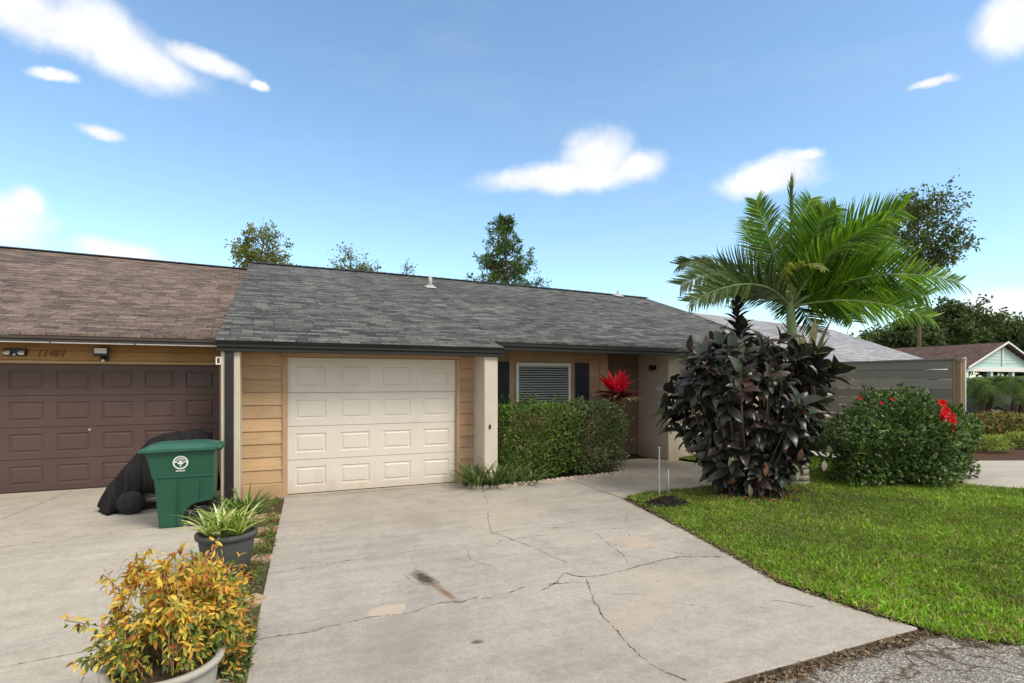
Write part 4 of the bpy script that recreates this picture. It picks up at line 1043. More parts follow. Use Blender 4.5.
# ------------------------------------------------------------ palm
def palm():
    bx, by = 8.25, 6.75
    rv = np.array([.918,-.3955,0]); fv = np.array([.3955,.918,0]); up = np.array([0,0,1.])
    t = thing('palm_tree', 'tall young palm with bright green feather fronds rising from the lawn', 'palm', (bx,by,0))
    m = MB(); z = -.1; pr = []
    while z < 1.75:
        q = .19-.035*min(1, z/1.0); pr += [(q,z),(q*1.0,z+.075),(q*.955,z+.085),(q*.955,z+.1)]; z += .1
    m.lathe(pr, bx, by, 20)
    mt, nt = newmat('palm_trunk'); v = coords(nt, (3,3,9)); nn = noise(nt, v, 3, 8, .7)
    finish(nt, ramp(nt, nn, [(.3, (.2,.17,.14)), (.55, (.38,.34,.29)), (.75, (.5,.46,.4))]), .9, nn, .5, .01, .2)
    m.build('trunk', mt, t, True)
    mt2, nt = newmat('crownshaft_green'); v = coords(nt, (10,10,.6)); nn = noise(nt, v, 2, 6)
    finish(nt, ramp(nt, nn, [(.3, (.1,.16,.05)), (.6, (.2,.27,.09)), (.8, (.34,.36,.17))]), .45)
    m = MB(); c0 = np.array([bx,by,0])-rv*.12
    m.tube([c0+rv*.12+up*1.65, c0+rv*.08+up*2.1, c0+rv*.03+up*2.6, c0+up*3.1, c0+up*3.3], [.13,.105,.08,.065,.045], 16); m.build('crownshaft', mt2, t, True)
    # old split leaf bases fanning off the crownshaft
    straps('dry_leaf_bases', c0+rv*.2+up*1.95-fv*.2, 10, (.6,1.0), .12, 1, [(.42,.35,.24,3),(.36,.28,.18,2),(.24,.2,.14,1)], t, M_LEAFDRY, rad=.1, upr=1.22, droop=.45, fold=.5, zj=.25)
    fr = [ # r,u,f of control and tip (metres from crown), length class
      ((-.75,1.0,.1),(-1.95,.35,-.2),.52,0), ((-.6,.7,-.3),(-1.9,.02,-.55),.5,1), ((-.95,1.2,.8),(-1.6,.95,1.0),.5,0),
      ((-.45,1.1,-.2),(-.72,1.75,-.3),.42,2), ((-.3,1.2,.5),(-.35,1.75,.9),.45,2),
      ((.15,1.35,.2),(.55,2.0,.35),.5,2), ((.5,1.3,.6),(1.2,2.0,.9),.55,2), ((.5,1.15,-.3),(1.6,1.55,-.5),.6,2),
      ((.9,1.0,.2),(2.0,1.35,.4),.6,2), ((.9,.75,-.5),(2.5,.35,-.5),.6,2), ((1.0,.5,.3),(2.6,.25,.3),.55,2),
      ((.8,.25,-.4),(1.85,-.25,-.75),.55,2), ((.3,1.3,0),(.85,1.75,.1),.5,2), ((.6,1.0,0),(1.7,.8,-.2),.55,2), ((.7,.7,-.2),(1.9,.2,-.3),.55,2), ((.45,.8,.2),(1.2,-.1,.3),.5,2), ((.2,1.0,-.2),(.3,1.5,-.5),.5,2), ((.7,.9,.9),(2.2,.8,1.3),.55,2), ((-.5,.6,.7),(-1.3,.3,1.2),.5,0),
      ((-.2,.9,-.35),(.12,.5,-.8),.26,3), ((.3,1.0,-.5),(.9,1.2,-1.1),.5,2),
      ((.3,.7,.8),(.7,.1,1.6),.5,1), ((1.0,.6,.8),(1.9,-.1,1.3),.5,1), ((.2,.45,.5),(.9,-.35,.8),.5,1)]
    for (cr,cu,cf),(tr_,tu,tf_),LL,kind in fr:
        face = RNG.uniform(.5,.85) if abs(tf_) < .8 else .35; LL = LL*1.22; zb = 3.05; b = c0+up*zb; c1 = b+rv*cr+up*cu+fv*cf; e_ = b+rv*tr_+up*tu+fv*tf_
        seg = 24; ts = np.linspace(0,1,seg+1)[:,None]
        cv = (1-ts)**2*b+2*(1-ts)*ts*c1+ts**2*e_; L = np.linalg.norm(np.diff(cv,axis=0),axis=1).sum()
        m = MB(); m.tube([cv[i] for i in range(0,seg+1,2)], list(np.linspace(.024,.004,seg//2+1)), 6)
        fo = m.build('frond', mt2, t, True)
        n = int(L/.029); P=[];D=[];NN=[];LS=[]
        for i in range(n):
            u_ = .13+.87*(i+.5)/n; p = (1-u_)**2*b+2*(1-u_)*u_*c1+u_**2*e_; tg = unit(2*(1-u_)*(c1-b)+2*u_*(e_-c1))
            s = unit(np.cross(tg, up+rv*.02)*(1-face)+np.cross(tg, -fv)*face*(1 if np.dot(np.cross(tg, -fv), np.cross(tg, up)) >= 0 else -1)); nu = np.cross(s, tg)
            for sg in (-1,1):
                ln = LL*(.45+.55*math.sin(math.pi*min(1,u_*.95+.12)))*RNG.uniform(.9,1.08)
                if RNG.random() < .02: continue
                P.append(p); D.append(unit(s*sg+tg*(.55+.5*u_)+nu*(.28-.1)+RNG.normal(0,.07,3)-up*.14*RNG.random())); NN.append(nu+s*sg*-.5+RNG.normal(0,.2,3)); LS.append(ln)
        cols = {0:[(.12,.17,.08,3),(.2,.26,.14,3),(.08,.12,.04,2)], 1:[(.1,.16,.05,3),(.18,.25,.1,3),(.07,.12,.035,2)], 2:[(.12,.25,.02,4),(.19,.35,.03,3),(.08,.17,.018,2),(.3,.42,.06,.9)], 3:[(.4,.42,.12,3),(.3,.36,.09,2)]}[kind]
        scatter('leaflets', P, D, NN, np.array(LS), .028, T_STRIP, M_PALM, mixcol(cols, len(P), .12), fo)
    m = MB(); pts = [c0+up*3.1, c0+up*4.3+rv*.02, c0+up*5.32+rv*.03]; m.tube(pts, [.022,.016,.003], 7); m.tint = None
    sp = m.build('spear_leaf', mt2, t, True)
    n = 110; u_ = RNG.uniform(.2,.97,n); P = c0+up*(3.1+2.05*u_)[:,None]+rv*.02; D = np.tile(up,(n,1))+RNG.normal(0,.06,(n,3))
    scatter('leaflets', P, D, rand_dirs(n), .35, .03, T_STRIP, M_PALM, mixcol([(.1,.19,.03,1),(.2,.3,.06,1)], n), sp)
T_STRIP = (np.array([(0,-.25,0),(0,.25,0),(0,0,-.02),(.3,-.5,.01),(.3,.5,.01),(.3,0,-.02),(.65,-.4,-.04),(.65,.4,-.04),(.65,0,-.065),(1,0,-.18)]),
          [(0,2,5,3),(2,1,4,5),(3,5,8,6),(5,4,7,8),(6,8,9),(8,7,9)])
palm()

# ------------------------------------------------------------ mound, stakes, fence
def mound():
    m = MB(); nr, na = 8, 26; vs = [(5.15,6.35,.13)]
    for i in range(1, nr+1):
        for k in range(na):
            a = 2*math.pi*k/na; r = i/nr; z = .13*(1-r**1.6)+RNG.normal(0,.012)*(r < .95)-.03*(r > .95)
            vs.append((5.15+math.cos(a)*r*.42*(1+.1*math.sin(3*a)), 6.35+math.sin(a)*r*.26, z))
    fs = [(0,1+k,1+(k+1)%na) for k in range(na)]
    for i in range(nr-1):
        for k in range(na):
            fs.append((1+i*na+k, 1+(i+1)*na+k, 1+(i+1)*na+(k+1)%na, 1+i*na+(k+1)%na))
    m.add(vs, fs); o = m.build('soil_mound', M_BLACK_SOIL)
    tag(o, 'low mound of black soil and bark by the walkway corner', 'soil', kind='stuff')
    n = 500; a = RNG.uniform(0,6.3,n); r = RNG.random(n)**.5
    P = np.column_stack([5.15+np.cos(a)*r*.42, 6.35+np.sin(a)*r*.26, .13*(1-r**1.6)+.005])
    o = scatter('bark_chips', P, np.column_stack([RNG.normal(0,1,(n,2)), RNG.normal(0,.4,n)]), rand_dirs(n)+np.array([0,0,1]), RNG.uniform(.02,.06,n), .02, T_DIA, M_LEAFDRY, mixcol([(.02,.016,.014,3),(.05,.035,.028,1),(.1,.07,.05,.3)], n), None)
    tag(o, 'dark bark chips lying over the black soil mound', 'bark chips', kind='stuff')
mound()
m = MB(); m.box(5.435,5.452,6.885,6.902,-.02,.76)
t = thing('stake', 'taller pale square stake standing behind the black soil mound', 'stake', (5.44,6.9,0), 'stakes in the soil mound')
m.build('shaft', M_METAL, t, bevel=.003); m = MB(); m.box(5.430,5.457,6.88,6.907,.76,.768); m.build('cap', M_WHITE, t, bevel=.003)
m = MB(); m.tube([(5.58,6.85,-.02),(5.58,6.85,.43)], .009, 8)
o = m.build('stake', M_METAL, smooth=True); tag(o, 'short thin grey stake beside the taller white one', 'stake', 'stakes in the soil mound')

fn_ = thing('board_fence', 'tall fence of horizontal grey weathered boards behind the hibiscus bush', 'fence', (11.8,8.5,0))
for k in range(11):
    r = random.Random(k); z0 = .12+k*.19; m = MB()
    y = 6.28
    while y < 12.4:
        y2 = min(12.4, y+2.4)
        dz = r.uniform(-.006,.006); g = r.uniform(.75,1.15); m.tint = (g, g*.99, g*.97)
        m.box(11.80, 11.825, y+.004, y2-.004, z0+dz, z0+.178+dz); y = y2
    m.build('board', M_FENCE, fn_)
for y in (6.15, 8.3, 10.6):
    m = MB(); m.box(11.826, 11.93, y, y+.1, -.1, 2.17); m.build('post', M_POST, fn_, bevel=.004)
m = MB(); m.box(11.80, 11.86, 6.24, 6.28, -.1, 2.2); m.build('end_board', M_POST, fn_, bevel=.004)
m = MB(); m.box(11.77, 11.87, 6.1, 12.4, 2.2, 2.225); m.tint = None; m.build('cap_rail', M_FENCE, fn_)
t = thing('pole', 'thin pale metal pole standing just beyond the end of the board fence', 'pole', (12.0,6.05,0))
m = MB(); m.tube([(11.9,6.12,-.05),(11.9,6.12,2.2)], .017, 10); m.build('shaft', M_METAL, t, True)
m = MB(); m.lathe([(.021,2.19),(.021,2.225),(.012,2.24),(0,2.243)], 11.9, 6.12, 12); m.build('cap', M_METAL, t, True)

# ------------------------------------------------------------ wheelie bin
def bin_():
    t = thing('wheelie_bin', 'green wheeled rubbish bin with white round emblem, standing before the dark cover', 'bin', (-1.0,8.0,0))
    # side outline (X along length, front at left), z ; wheel arch at lower right
    X0, Y0, Wd = -1.29, 7.72, .62
    prof = [(.0,.0),(.25,.0),(.262,.09)]
    for q in np.linspace(math.pi, math.pi*.5, 7): prof.append((.455+.193*math.cos(q)*1.0, .12+.17*math.sin(q)))
    prof += [(.57,.31),(.58,.36),(.60,.94),(-.125,.94),(-.125,.90),(-.065,.62),(-.05,.60),(-.045,.58)]
    def ring(inset, dy): return [(X0+x, dy, z) for x, z in prof]
    m = MB(); n = len(prof)
    def yo(z): return .07*(1-z/.94)
    A = [(X0+x, Y0+yo(z), z) for x, z in prof]; B = [(X0+x, Y0+Wd-yo(z), z) for x, z in prof]
    m.add(A+B, [tuple(range(n)), tuple(range(2*n-1,n-1,-1))]+[((j+1)%n, j, n+j, n+(j+1)%n) for j in range(n)])
    m.build('body', M_GREEN, t, bevel=.018, seg=3)
    # raised band round the upper body
    m = MB()
    m.box(X0-.01, X0+.588, Y0+.012, Y0+.026, .615, .64); m.box(X0+.2, X0+.215, Y0+.015, Y0+.05, .05, .6); m.box(X0+.44, X0+.455, Y0+.015, Y0+.045, .36, .6)
    m.build('ribs', M_GREEN, t, bevel=.006, seg=2)
    m = MB(); m.box(X0-.15, X0+.62, Y0-.03, Y0+Wd+.03, .925, .962); m.build('rim', M_GREEN, t, bevel=.01, seg=2)
    # lid: shallow domed
    m = MB(); nx, ny = 14, 10; vs=[]; 
    for j in range(ny+1):
        for i in range(nx+1):
            u, v = i/nx, j/ny; dome = (1-abs(2*u-1)**5)*(1-abs(2*v-1)**5)
            vs.append((X0-.19+u*.82, Y0-.05+v*(Wd+.1), .968+.055*dome+.012*u))
    f = [(j*(nx+1)+i, j*(nx+1)+i+1, (j+1)*(nx+1)+i+1, (j+1)*(nx+1)+i) for j in range(ny) for i in range(nx)]
    m.add(vs, f); k = len(vs)
    ring_ = [i for i in range(nx+1)]+[(j+1)*(nx+1)-1+0 for j in range(1,ny+1)]+[ny*(nx+1)+i for i in range(nx-1,-1,-1)]+[j*(nx+1) for j in range(ny-1,0,-1)]
    low = [(vs[i][0], vs[i][1], vs[i][2]-.03) for i in ring_]; b0 = len(m.v); m.v += low; m.t += [(1,1,1)]*len(low); q = len(ring_)
    for i in range(q): m.f.append((ring_[(i+1)%q], ring_[i], b0+i, b0+(i+1)%q)); m.m.append(0)
    lid = m.build('lid', M_GREENLID, t, True); 
    md = lid.modifiers.new('edge', 'EDGE_SPLIT'); md.split_angle = R(40)
    m = MB(); m.tube([(X0+.665,Y0+.06,.965),(X0+.665,Y0+Wd-.06,.965)], .016, 10)
    for y in (.06,.3,Wd-.06): m.box(X0+.6,X0+.68,Y0+y-.02,Y0+y+.02,.93,.985)
    m.build('handle', M_GREEN, t, True)
    for y in (Y0+.02, Y0+Wd-.07):
        m = MB(); cx, cz, r = X0+.455, .125, .125
        m.tube([(cx,y-.005,cz),(cx,y+.005,cz),(cx,y+.05,cz),(cx,y+.06,cz)], [r-.015,r,r,r-.015], 24)
        w_ = m.build('wheel', M_RUBBER, t); 
        m = MB(); m.tube([(cx,y-.009,cz),(cx,y-.004,cz)], .05, 16); m.build('hub', M_BLACK, w_)
    m = MB(); m.tube([(X0+.455,Y0+.05,.125),(X0+.455,Y0+Wd-.05,.125)], .012, 8); m.build('axle', M_METAL, t)
    # emblem on the side facing the camera
    ex, ez = X0+.235, .80
    def disc_pts(r, z=0): return [(ex+r*math.cos(a), ez+r*math.sin(a)) for a in np.linspace(0,2*math.pi,40,endpoint=False)]
    m = MB()
    yy = lambda z: Y0+yo(z)-.004
    o_, i_ = disc_pts(.082), disc_pts(.066)
    m.add([(x,yy(z),z) for x,z in o_]+[(x,yy(z),z) for x,z in i_], [(k,(k+1)%40,40+(k+1)%40,40+k) for k in range(40)])
    def poly(ps): m.add([(ex+x,yy(ez+z)-.0015,ez+z) for x,z in ps], [tuple(range(len(ps)))])
    poly([(-.006,-.05),(.006,-.05),(.005,.01),(-.005,.01)])
    for cx_, cz_, r_ in ((0,.012,.018),(-.018,-.008,.015),(.018,-.008,.015),(0,-.03,.012)): poly([(cx_+r_*math.cos(a), cz_+r_*.8*math.sin(a)) for a in np.linspace(0,2*math.pi,12,endpoint=False)])
    poly([(-.066,-.002),(-.03,.004),(-.03,.014),(-.064,.014)]); poly([(.066,-.002),(.03,.004),(.03,.014),(.064,.014)])
    for a0 in np.linspace(.35,math.pi-.35,9):
        c1_, s1_ = math.cos(a0), math.sin(a0); poly([(c1_*.042-.004,s1_*.042-.005),(c1_*.042+.004,s1_*.042-.005),(c1_*.06+.005,s1_*.06),(c1_*.06-.005,s1_*.06)])
    for k in range(7): poly([(-.05+k*.0145,-.108),(-.04+k*.0145,-.108),(-.04+k*.0145,-.093),(-.05+k*.0145,-.093)])
    m.build('emblem', M_LOGO, t)
bin_()

# ------------------------------------------------------------ covered machine
def covered():
    t = thing('covered_machine', 'small wheeled machine under a draped black cover, between bin and brown door', 'covered machine', (-1.5,9.2,0))
    nx, ny = 70, 40; vs=[]
    for j in range(ny+1):
        for i in range(nx+1):
            u, v = i/nx, j/ny
            x = -2.22+u*1.42; yc = 9.25; 
            ridge = np.interp(u, [0,.08,.2,.4,.55,.66,.8,.95,1], [.08,.34,.62,.94,1.03,1.08,1.08,1.0,.5])
            half = np.interp(u, [0,.1,.5,1], [.22,.34,.36,.3])
            w = (2*v-1); y = yc+w*half*1.15
            prof_ = 1-abs(w)**2.6
            low = np.interp(u, [0,.1,.22,.3,.45,.7,1], [.0,.0,.02,.2,.26,.24,.3]) if w < 0 else .1
            z = low+(ridge-low)*max(0, prof_)**.75
            fold = .038*math.sin(u*36+w*2)*(abs(w)**1.6)+.02*math.sin(u*15-w*3+1)+.012*math.sin(u*83+2*w)*abs(w)
            y += fold*1.6*np.sign(w); z += fold*.6*(z > .1)
            if .62 < u < .85 and abs(w) < .5: z -= .02*math.sin((u-.62)/.23*math.pi)
            vs.append((x+.02*math.sin(w*6+u*9), y, max(z, .012)))
    fs = [(j*(nx+1)+i, j*(nx+1)+i+1, (j+1)*(nx+1)+i+1, (j+1)*(nx+1)+i) for j in range(ny) for i in range(nx)]
    o = mesh_from('cover', vs, fs, M_COVER, t, True)
    s = o.modifiers.new('s', 'SOLIDIFY'); s.thickness = .004
    for x in (-1.78, -1.1):
        m = MB(); y = 8.78; cz, r = .155, .155
        m.tube([(x,y-.03,cz),(x,y,cz),(x,y+.09,cz),(x,y+.12,cz)], [r*.8,r,r,r*.8], 24); w_ = m.build('wheel', M_RUBBER, t, True)
        m = MB(); m.tube([(x,y-.034,cz),(x,y-.02,cz)], .05, 16); m.build('hub', M_BLACK, w_)
    m = MB(); m.tube([(-1.78,8.95,.16),(-1.0,8.95,.2)], .018, 8); m.box(-1.7,-1.0,9.0,9.35,.13,.3); m.build('chassis', M_METAL, t)
covered()

# ------------------------------------------------------------ neighbour houses beyond
Hn = thing('house', 'low house with pale grey hip roof behind the board fence', 'house', (18, 16, 0))
m = MB()
q = [(13.2,12.1,2.33),(22.4,12.1,2.33),(20.5,15.2,3.86),(14,16.1,4.34),(13.2,16.3,4.42)]
bk = [(13.2,22,2.0),(22.4,22,2.3)]
m.add(q+bk, [(0,1,2,3,4),(4,3,2,6,5),(1,6,2),(0,4,5)]); m.build('roof', M_ROOFN, Hn)
m = MB(); m.box(13.2,22.4,12.06,12.09,2.2,2.33); m.build('fascia', M_WHITE, Hn)
m = MB(); m.box(13.4,22.0,12.5,21.8,-.02,2.32); m.build('wall', M_OLIVEWALL, Hn)
m = MB(); m.box(16,17.2,12.44,12.498,.9,2.0); f_ = m.build('window', M_WHITE, Hn); m = MB(); m.box(16.06,17.14,12.42,12.438,.96,1.94); m.build('pane', M_CARGLASS, f_)

def at(px, d, z=0):      # a point on the land at forward distance d
    r = (px-512)/550*d; return (r*.9184+d*.3955, -r*.3955+d*.9184, z)
def house_far(label, rx0, rx1, y0, y1, ze, zr, mroof, mwall, ridge='x'):
    h_ = thing('house', label, 'house', ((rx0+rx1)/2, (y0+y1)/2, 0))
    m = MB()
    if ridge == 'x':
        ym = (y0+y1)/2; m.add([(rx0,y0,ze),(rx1,y0,ze),(rx1-2.5,ym,zr),(rx0+2.5,ym,zr),(rx1,y1,ze),(rx0,y1,ze)], [(0,1,2,3),(3,2,4,5),(1,4,2),(0,3,5)])
    m.build('roof', mroof, h_)
    m = MB(); m.box(rx0+.4,rx1-.4,y0+.4,y1-.4,-.05,ze-.02); m.build('wall', mwall, h_)
    m = MB(); m.box(rx0,rx1,y0-.03,y0,ze-.15,ze); m.build('fascia', M_BRFASCIA, h_)
    return h_
house_far('distant house with red brown hip roof, seen over the grey roof', 28, 52, 31, 43, 2.7, 5.3, M_ROOFR, M_SIDR)

# aqua house, gable towards the street
Ha = thing('house', 'pale aqua house with white gable trim and dark brown roof', 'house', (36.5, 21, 0))
gx0, gx1, gy, ze, zr = 33.3, 40.0, 17.1, 2.62, 3.9; gm = (gx0+gx1)/2
m = MB(); m.slab([(gx0-.3,gy-.3,ze-.1),(gm,gy-.3,zr),(gm,34,zr),(gx0-.3,34,ze-.1)], .1); m.slab([(gm,gy-.3,zr),(gx1+.3,gy-.3,ze-.1),(gx1+.3,34,ze-.1),(gm,34,zr)], .1); m.build('roof', M_ROOFD, Ha)
m = MB(); k = 14
m.add([(gx0,gy,ze-.1),(gx1,gy,ze-.1),(gm,gy,zr-.15),(gx0,gy+.1,ze-.1),(gx1,gy+.1,ze-.1),(gm,gy+.1,zr-.15)], [(0,1,2),(5,4,3),(0,3,4,1)])
m.build('gable', M_AQUA, Ha)
m = MB()
for i in range(1, 7):
    z = ze+i*.17; w_ = (1-(z-ze)/(zr-ze-.05))*(gm-gx0); m.box(gm-w_*.97, gm+w_*.97, gy-.025, gy-.001, z, z+.02)
m.box(gm-.05,gm+.05,gy-.06,gy-.026,ze,zr-.2); m.build('gable_battens', M_PALEAQ if 'M_PALEAQ' in globals() else M_WHITE, Ha)
m = MB()
for (xa,za,xb,zb) in ((gx0-.35,ze-.2,gm,zr-.04),(gm,zr-.04,gx1+.35,ze-.2)):
    m.add([(xa,gy-.32,za),(xb,gy-.32,zb),(xb,gy-.32,zb+.09),(xa,gy-.32,za+.09),(xa,gy-.29,za),(xb,gy-.29,zb),(xb,gy-.29,zb+.09),(xa,gy-.29,za+.09)], [(0,1,2,3),(1,0,4,5),(3,2,6,7),(4,7,6,5)])
m.build('rake_board', M_WHITE, Ha)
m = MB(); m.box(gx0,gx1,gy-.05,gy+.15,ze-.32,ze-.102); m.build('beam', M_WHITE, Ha)
for x in (gx0+.05, gx0+2.3, gx0+4.4, gx1-.25):
    m = MB(); m.box(x, x+.2, gy, gy+.2, -.05, ze-.322); m.build('column', M_AQUA if x > gx0+1 else M_WHITE, Ha)
m = MB(); m.box(gx0+.1,gx1-.1,gy+3.2,gy+3.4,-.05,ze); m.box(gx0,gx0+.15,gy+3.2,33,-.05,ze-.15); m.build('wall', M_OLIVEWALL, Ha)
m = MB(); m.box(gx0+1.2,gx0+2.1,gy+3.13,gy+3.199,0,2.1); m.build('door', M_DARK, Ha)
m = MB(); m.box(gx0+3.2,gx0+4.8,gy+3.13,gy+3.199,.9,2.0); w_ = m.build('window', M_WHITE, Ha); m = MB(); m.box(gx0+3.28,gx0+4.72,gy+3.11,gy+3.128,.98,1.92); m.build('pane', M_CARGLASS, w_)
house_far('distant house with chocolate brown hip roof beside the aqua house', 24.5, 33.0, 26, 36, 2.7, 4.6, M_ROOFD, M_OLIVEWALL)

# cars
def car(label, x, y, rz, paint):
    t = bpy.data.objects.new('parked_car', None); C.objects.link(t); OFF[t] = np.zeros(3); tag(t, label, 'car', 'cars parked by the aqua house')
    prof = [(-2.2,.3),(-2.25,.6),(-2.1,.85),(-1.5,.93),(1.1,.95),(1.9,.85),(2.2,.65),(2.22,.3),(1.75,.25),(1.72,.45),(1.4,.62),(1.08,.45),(1.05,.22),(-1.05,.22),(-1.08,.45),(-1.4,.62),(-1.72,.45),(-1.75,.25)]
    m = MB(); n = len(prof); m.add([(a,-.88,b) for a,b in prof]+[(a,.88,b) for a,b in prof], [tuple(range(n)),tuple(range(2*n-1,n-1,-1))]+[((j+1)%n,j,n+j,n+(j+1)%n) for j in range(n)])
    m.build('body', paint, t, bevel=.06, seg=3)
    m = MB(); m.add([(-1.6,-.8,.93),(1.15,-.8,.95),(.4,-.62,1.38),(-.9,-.62,1.4),(-1.6,.8,.93),(1.15,.8,.95),(.4,.62,1.38),(-.9,.62,1.4)], [(0,1,2,3),(5,4,7,6),(1,5,6,2),(4,0,3,7)]); m.build('windows', M_CARGLASS, t)
    m = MB(); m.box(-.95,.45,-.65,.65,1.385,1.44); m.build('roof', paint, t, bevel=.03, seg=2)
    for a in (-1.4,1.4):
        for s in (-1,1):
            m = MB(); m.tube([(a,s*.7,.31),(a,s*.9,.31)], .31, 20); w_ = m.build('wheel', M_RUBBER, t); m = MB(); m.tube([(a,s*.9,.31),(a,s*.915,.31)], .19, 14); m.build('rim', M_METAL, w_)
    t.location = (x, y, -.05); t.rotation_euler = (0,0,rz)
car('dark sedan parked behind the red bushes by the aqua house', *at(984, 27)[:2], R(75), M_CARPAINT)
car('white sedan parked at the right edge beyond the aqua porch', *at(1046, 25)[:2], R(80), M_CARWHITE)

# ------------------------------------------------------------ shrubs and small palms to the far right
for i, (px, d, lab, cols, rx, rz) in enumerate((
   (972, 16.5, 'rounded croton bush with rusty red tips, leftmost of the far hedge', [(.1,.13,.03,3),(.25,.1,.04,2),(.16,.2,.04,2)], .9, .38),
   (1004, 16.2, 'wide olive and orange croton bush in the middle of the far mulch bed', [(.12,.16,.03,3),(.3,.12,.04,1.6),(.2,.23,.05,2)], 1.0, .39),
   (1035, 16.0, 'olive croton bush cut by the right edge of the picture', [(.12,.16,.03,3),(.26,.12,.04,1),(.18,.22,.05,2)], 1.0, .38))):
    x, y, _ = at(px, d)
    shrub('croton_bush', lab, 'shrub', 'croton bushes in the far bed', (x,y,rz*.9), (rx,.8,rz*1.1), 5200, .09, .05, cols, p=2.6, seed=i+20, stems=6, sprigs=50)
for i, (px, d, lab) in enumerate(((983, 14.3, 'lime green low groundcover clump nearest the far driveway'), (1022, 15.0, 'small yellow green groundcover clump at the right edge of the far mulch'))):
    x, y, _ = at(px, d)
    shrub('groundcover_clump', lab, 'plant', 'lime green clumps in the far bed', (x,y,.14), (.55,.5,.24), 2600, .06, .035, [(.25,.32,.05,3),(.16,.24,.04,2),(.35,.4,.1,1)], seed=i+30, stems=4)
def small_palm(label, x, y, th, n, L):
    t = thing('pygmy_palm', label, 'palm', (x,y,0), 'small palms before the aqua house')
    m = MB()
    for k in range(2):
        m.tube([(x+(k-.5)*.25,y,-.05),(x+(k-.5)*.5,y+.1,th*.5),(x+(k-.5)*.6,y,th)], [.12,.1,.12], 8)
    m.build('trunk', M_BARK, t)
    P=[];D=[];NN=[]; m = MB()
    for i in range(n):
        a = i*2.4; el = RNG.uniform(.1,1.3); b = np.array([x+((i%2)-.5)*.6,y,th]); h = np.array([math.cos(a),math.sin(a),0])
        c1 = b+h*L*.5*math.cos(el)+np.array([0,0,L*.6*math.sin(el)+.1]); e_ = b+h*L*(.6+.4*math.cos(el))+np.array([0,0,L*(.5*math.sin(el)-.5)])
        m.tube([b,(b+2*c1+e_)/4,e_], [.014,.01,.003], 4)
        for j in range(26):
            u_ = .12+.88*j/26; p = (1-u_)**2*b+2*(1-u_)*u_*c1+u_**2*e_; tg = unit(2*(1-u_)*(c1-b)+2*u_*(e_-c1)); s = unit(np.cross(tg,[0,0,1]))
            for sg in (-1,1): P.append(p); D.append(s*sg+tg*.7+np.array([0,0,-.1])); NN.append(np.array([0,0,1.]))
    m.build('frond_stalks', M_LEAF_ST, t)
    scatter('leaflets', P, D, NN, .26, .02, T_STRIP, M_PALM, mixcol([(.1,.17,.05,2),(.16,.25,.08,2),(.06,.1,.03,1)], len(P)), t)
M_LEAF_ST = m_paint('green_stalk', (.14,.2,.06), .5)
x, y, _ = at(988, 21); small_palm('short feathery palm at the left side of the aqua porch', x, y, 1.5, 80, 1.5)
x, y, _ = at(1021, 20.5); small_palm('short feathery palm with leaning trunk at the right edge before the aqua porch', x, y, 1.5, 80, 1.5)

# ------------------------------------------------------------ trees
def tree(name, label, x, y, H_, crown, rz, nl, clumps, cols, leaf=(.09,.05), trunk_r=.18, conical=False, group=None, seed=0, dense=1.0, lean=(0,0), flat=False):
    """crown = (radius), crown spans H_-rz .. H_"""
    rng = np.random.default_rng(seed)
    t = thing(name, label, 'tree', (x,y,0), group)
    m = MB(); zc = H_-rz*.5
    top = np.array([x+lean[0], y+lean[1], H_-.15*rz])
    base = np.array([x,y,-.1]); nseg = 6
    axis = [base+(top-base)*k/nseg+rng.normal(0,.08,3)*(k>0) for k in range(nseg+1)]
    m.tube(axis, list(np.linspace(trunk_r, trunk_r*.18, nseg+1)), 9)
    P=[];D=[]
    for i in range(clumps):
        if conical:
            f = rng.random()**.8; z = H_-rz*(1-f)*1.0 if False else H_-rz*f
            rad = crown*(.08+.92*f)*rng.uniform(.5,1.05); a = rng.uniform(0,6.3)
            e_ = np.array([x+math.cos(a)*rad, y+math.sin(a)*rad, z])
        else:
            d_ = rng.normal(size=3); d_ /= np.linalg.norm(d_); rr = rng.uniform(.6,1.05)
            e_ = np.array([x+lean[0]*.8, y+lean[1]*.8, zc])+d_*np.array([crown,crown,rz*.55])*rr
        s0 = max(.15, min(.98, (e_[2]-rz*(.12 if conical else .3))/top[2])); s_ = base+(top-base)*s0
        mid = (s_+e_)/2+rng.normal(0,.06*crown,3)
        m.tube([s_, mid, e_], [trunk_r*.22, trunk_r*.12, .012], 5)
        for b in range(4):
            f_ = mid+(e_-mid)*rng.random()+rng.normal(0,.22*crown**.5,3)*(.6 if conical else 1); st = mid+(e_-mid)*rng.uniform(.2,.9)
            m.tube([st, f_], [.012,.006], 4)
            n = int(nl/2.2*rng.uniform(.6,1.3))
            q = st+(f_-st)*rng.random((n,1))**.6+rng.normal(0,.13,(n,3))*(.8 if conical else 1.1)*dense
            P.append(q); dd = unit(rng.normal(size=(n,3))+unit(f_-st)*.8); D.append(dd)
    m.build('trunk', M_BARK, t)
    P = np.vstack(P); D = np.vstack(D); n = len(P)
    col = mixcol(cols, n, .2); cl = .5+.5*np.sin(P[:,0]*1.9+seed)*np.sin(P[:,2]*2.3+seed); col *= (.8+.4*cl)[:,None]
    scatter('crown', P, D, rand_dirs(n)+np.array([0,0,.6]), RNG.uniform(.7,1.25,n)*leaf[0], RNG.uniform(.8,1.2,n)*leaf[1], T_DIA, M_FARLEAF, col, t)
    return t
G1 = [(.14,.2,.035,3),(.22,.24,.05,2),(.36,.28,.06,1.3),(.1,.13,.035,2)]
def top_z(py, d): return 1.79+(381-py)*d/550
x, y, _ = at(262, 32); tree('tree', 'olive leaved tree top showing over the left end of the grey roof', x, y, top_z(228,32), 1.9, 2.6, 40, 44, G1, (.2,.1), .13, seed=3, dense=.9)
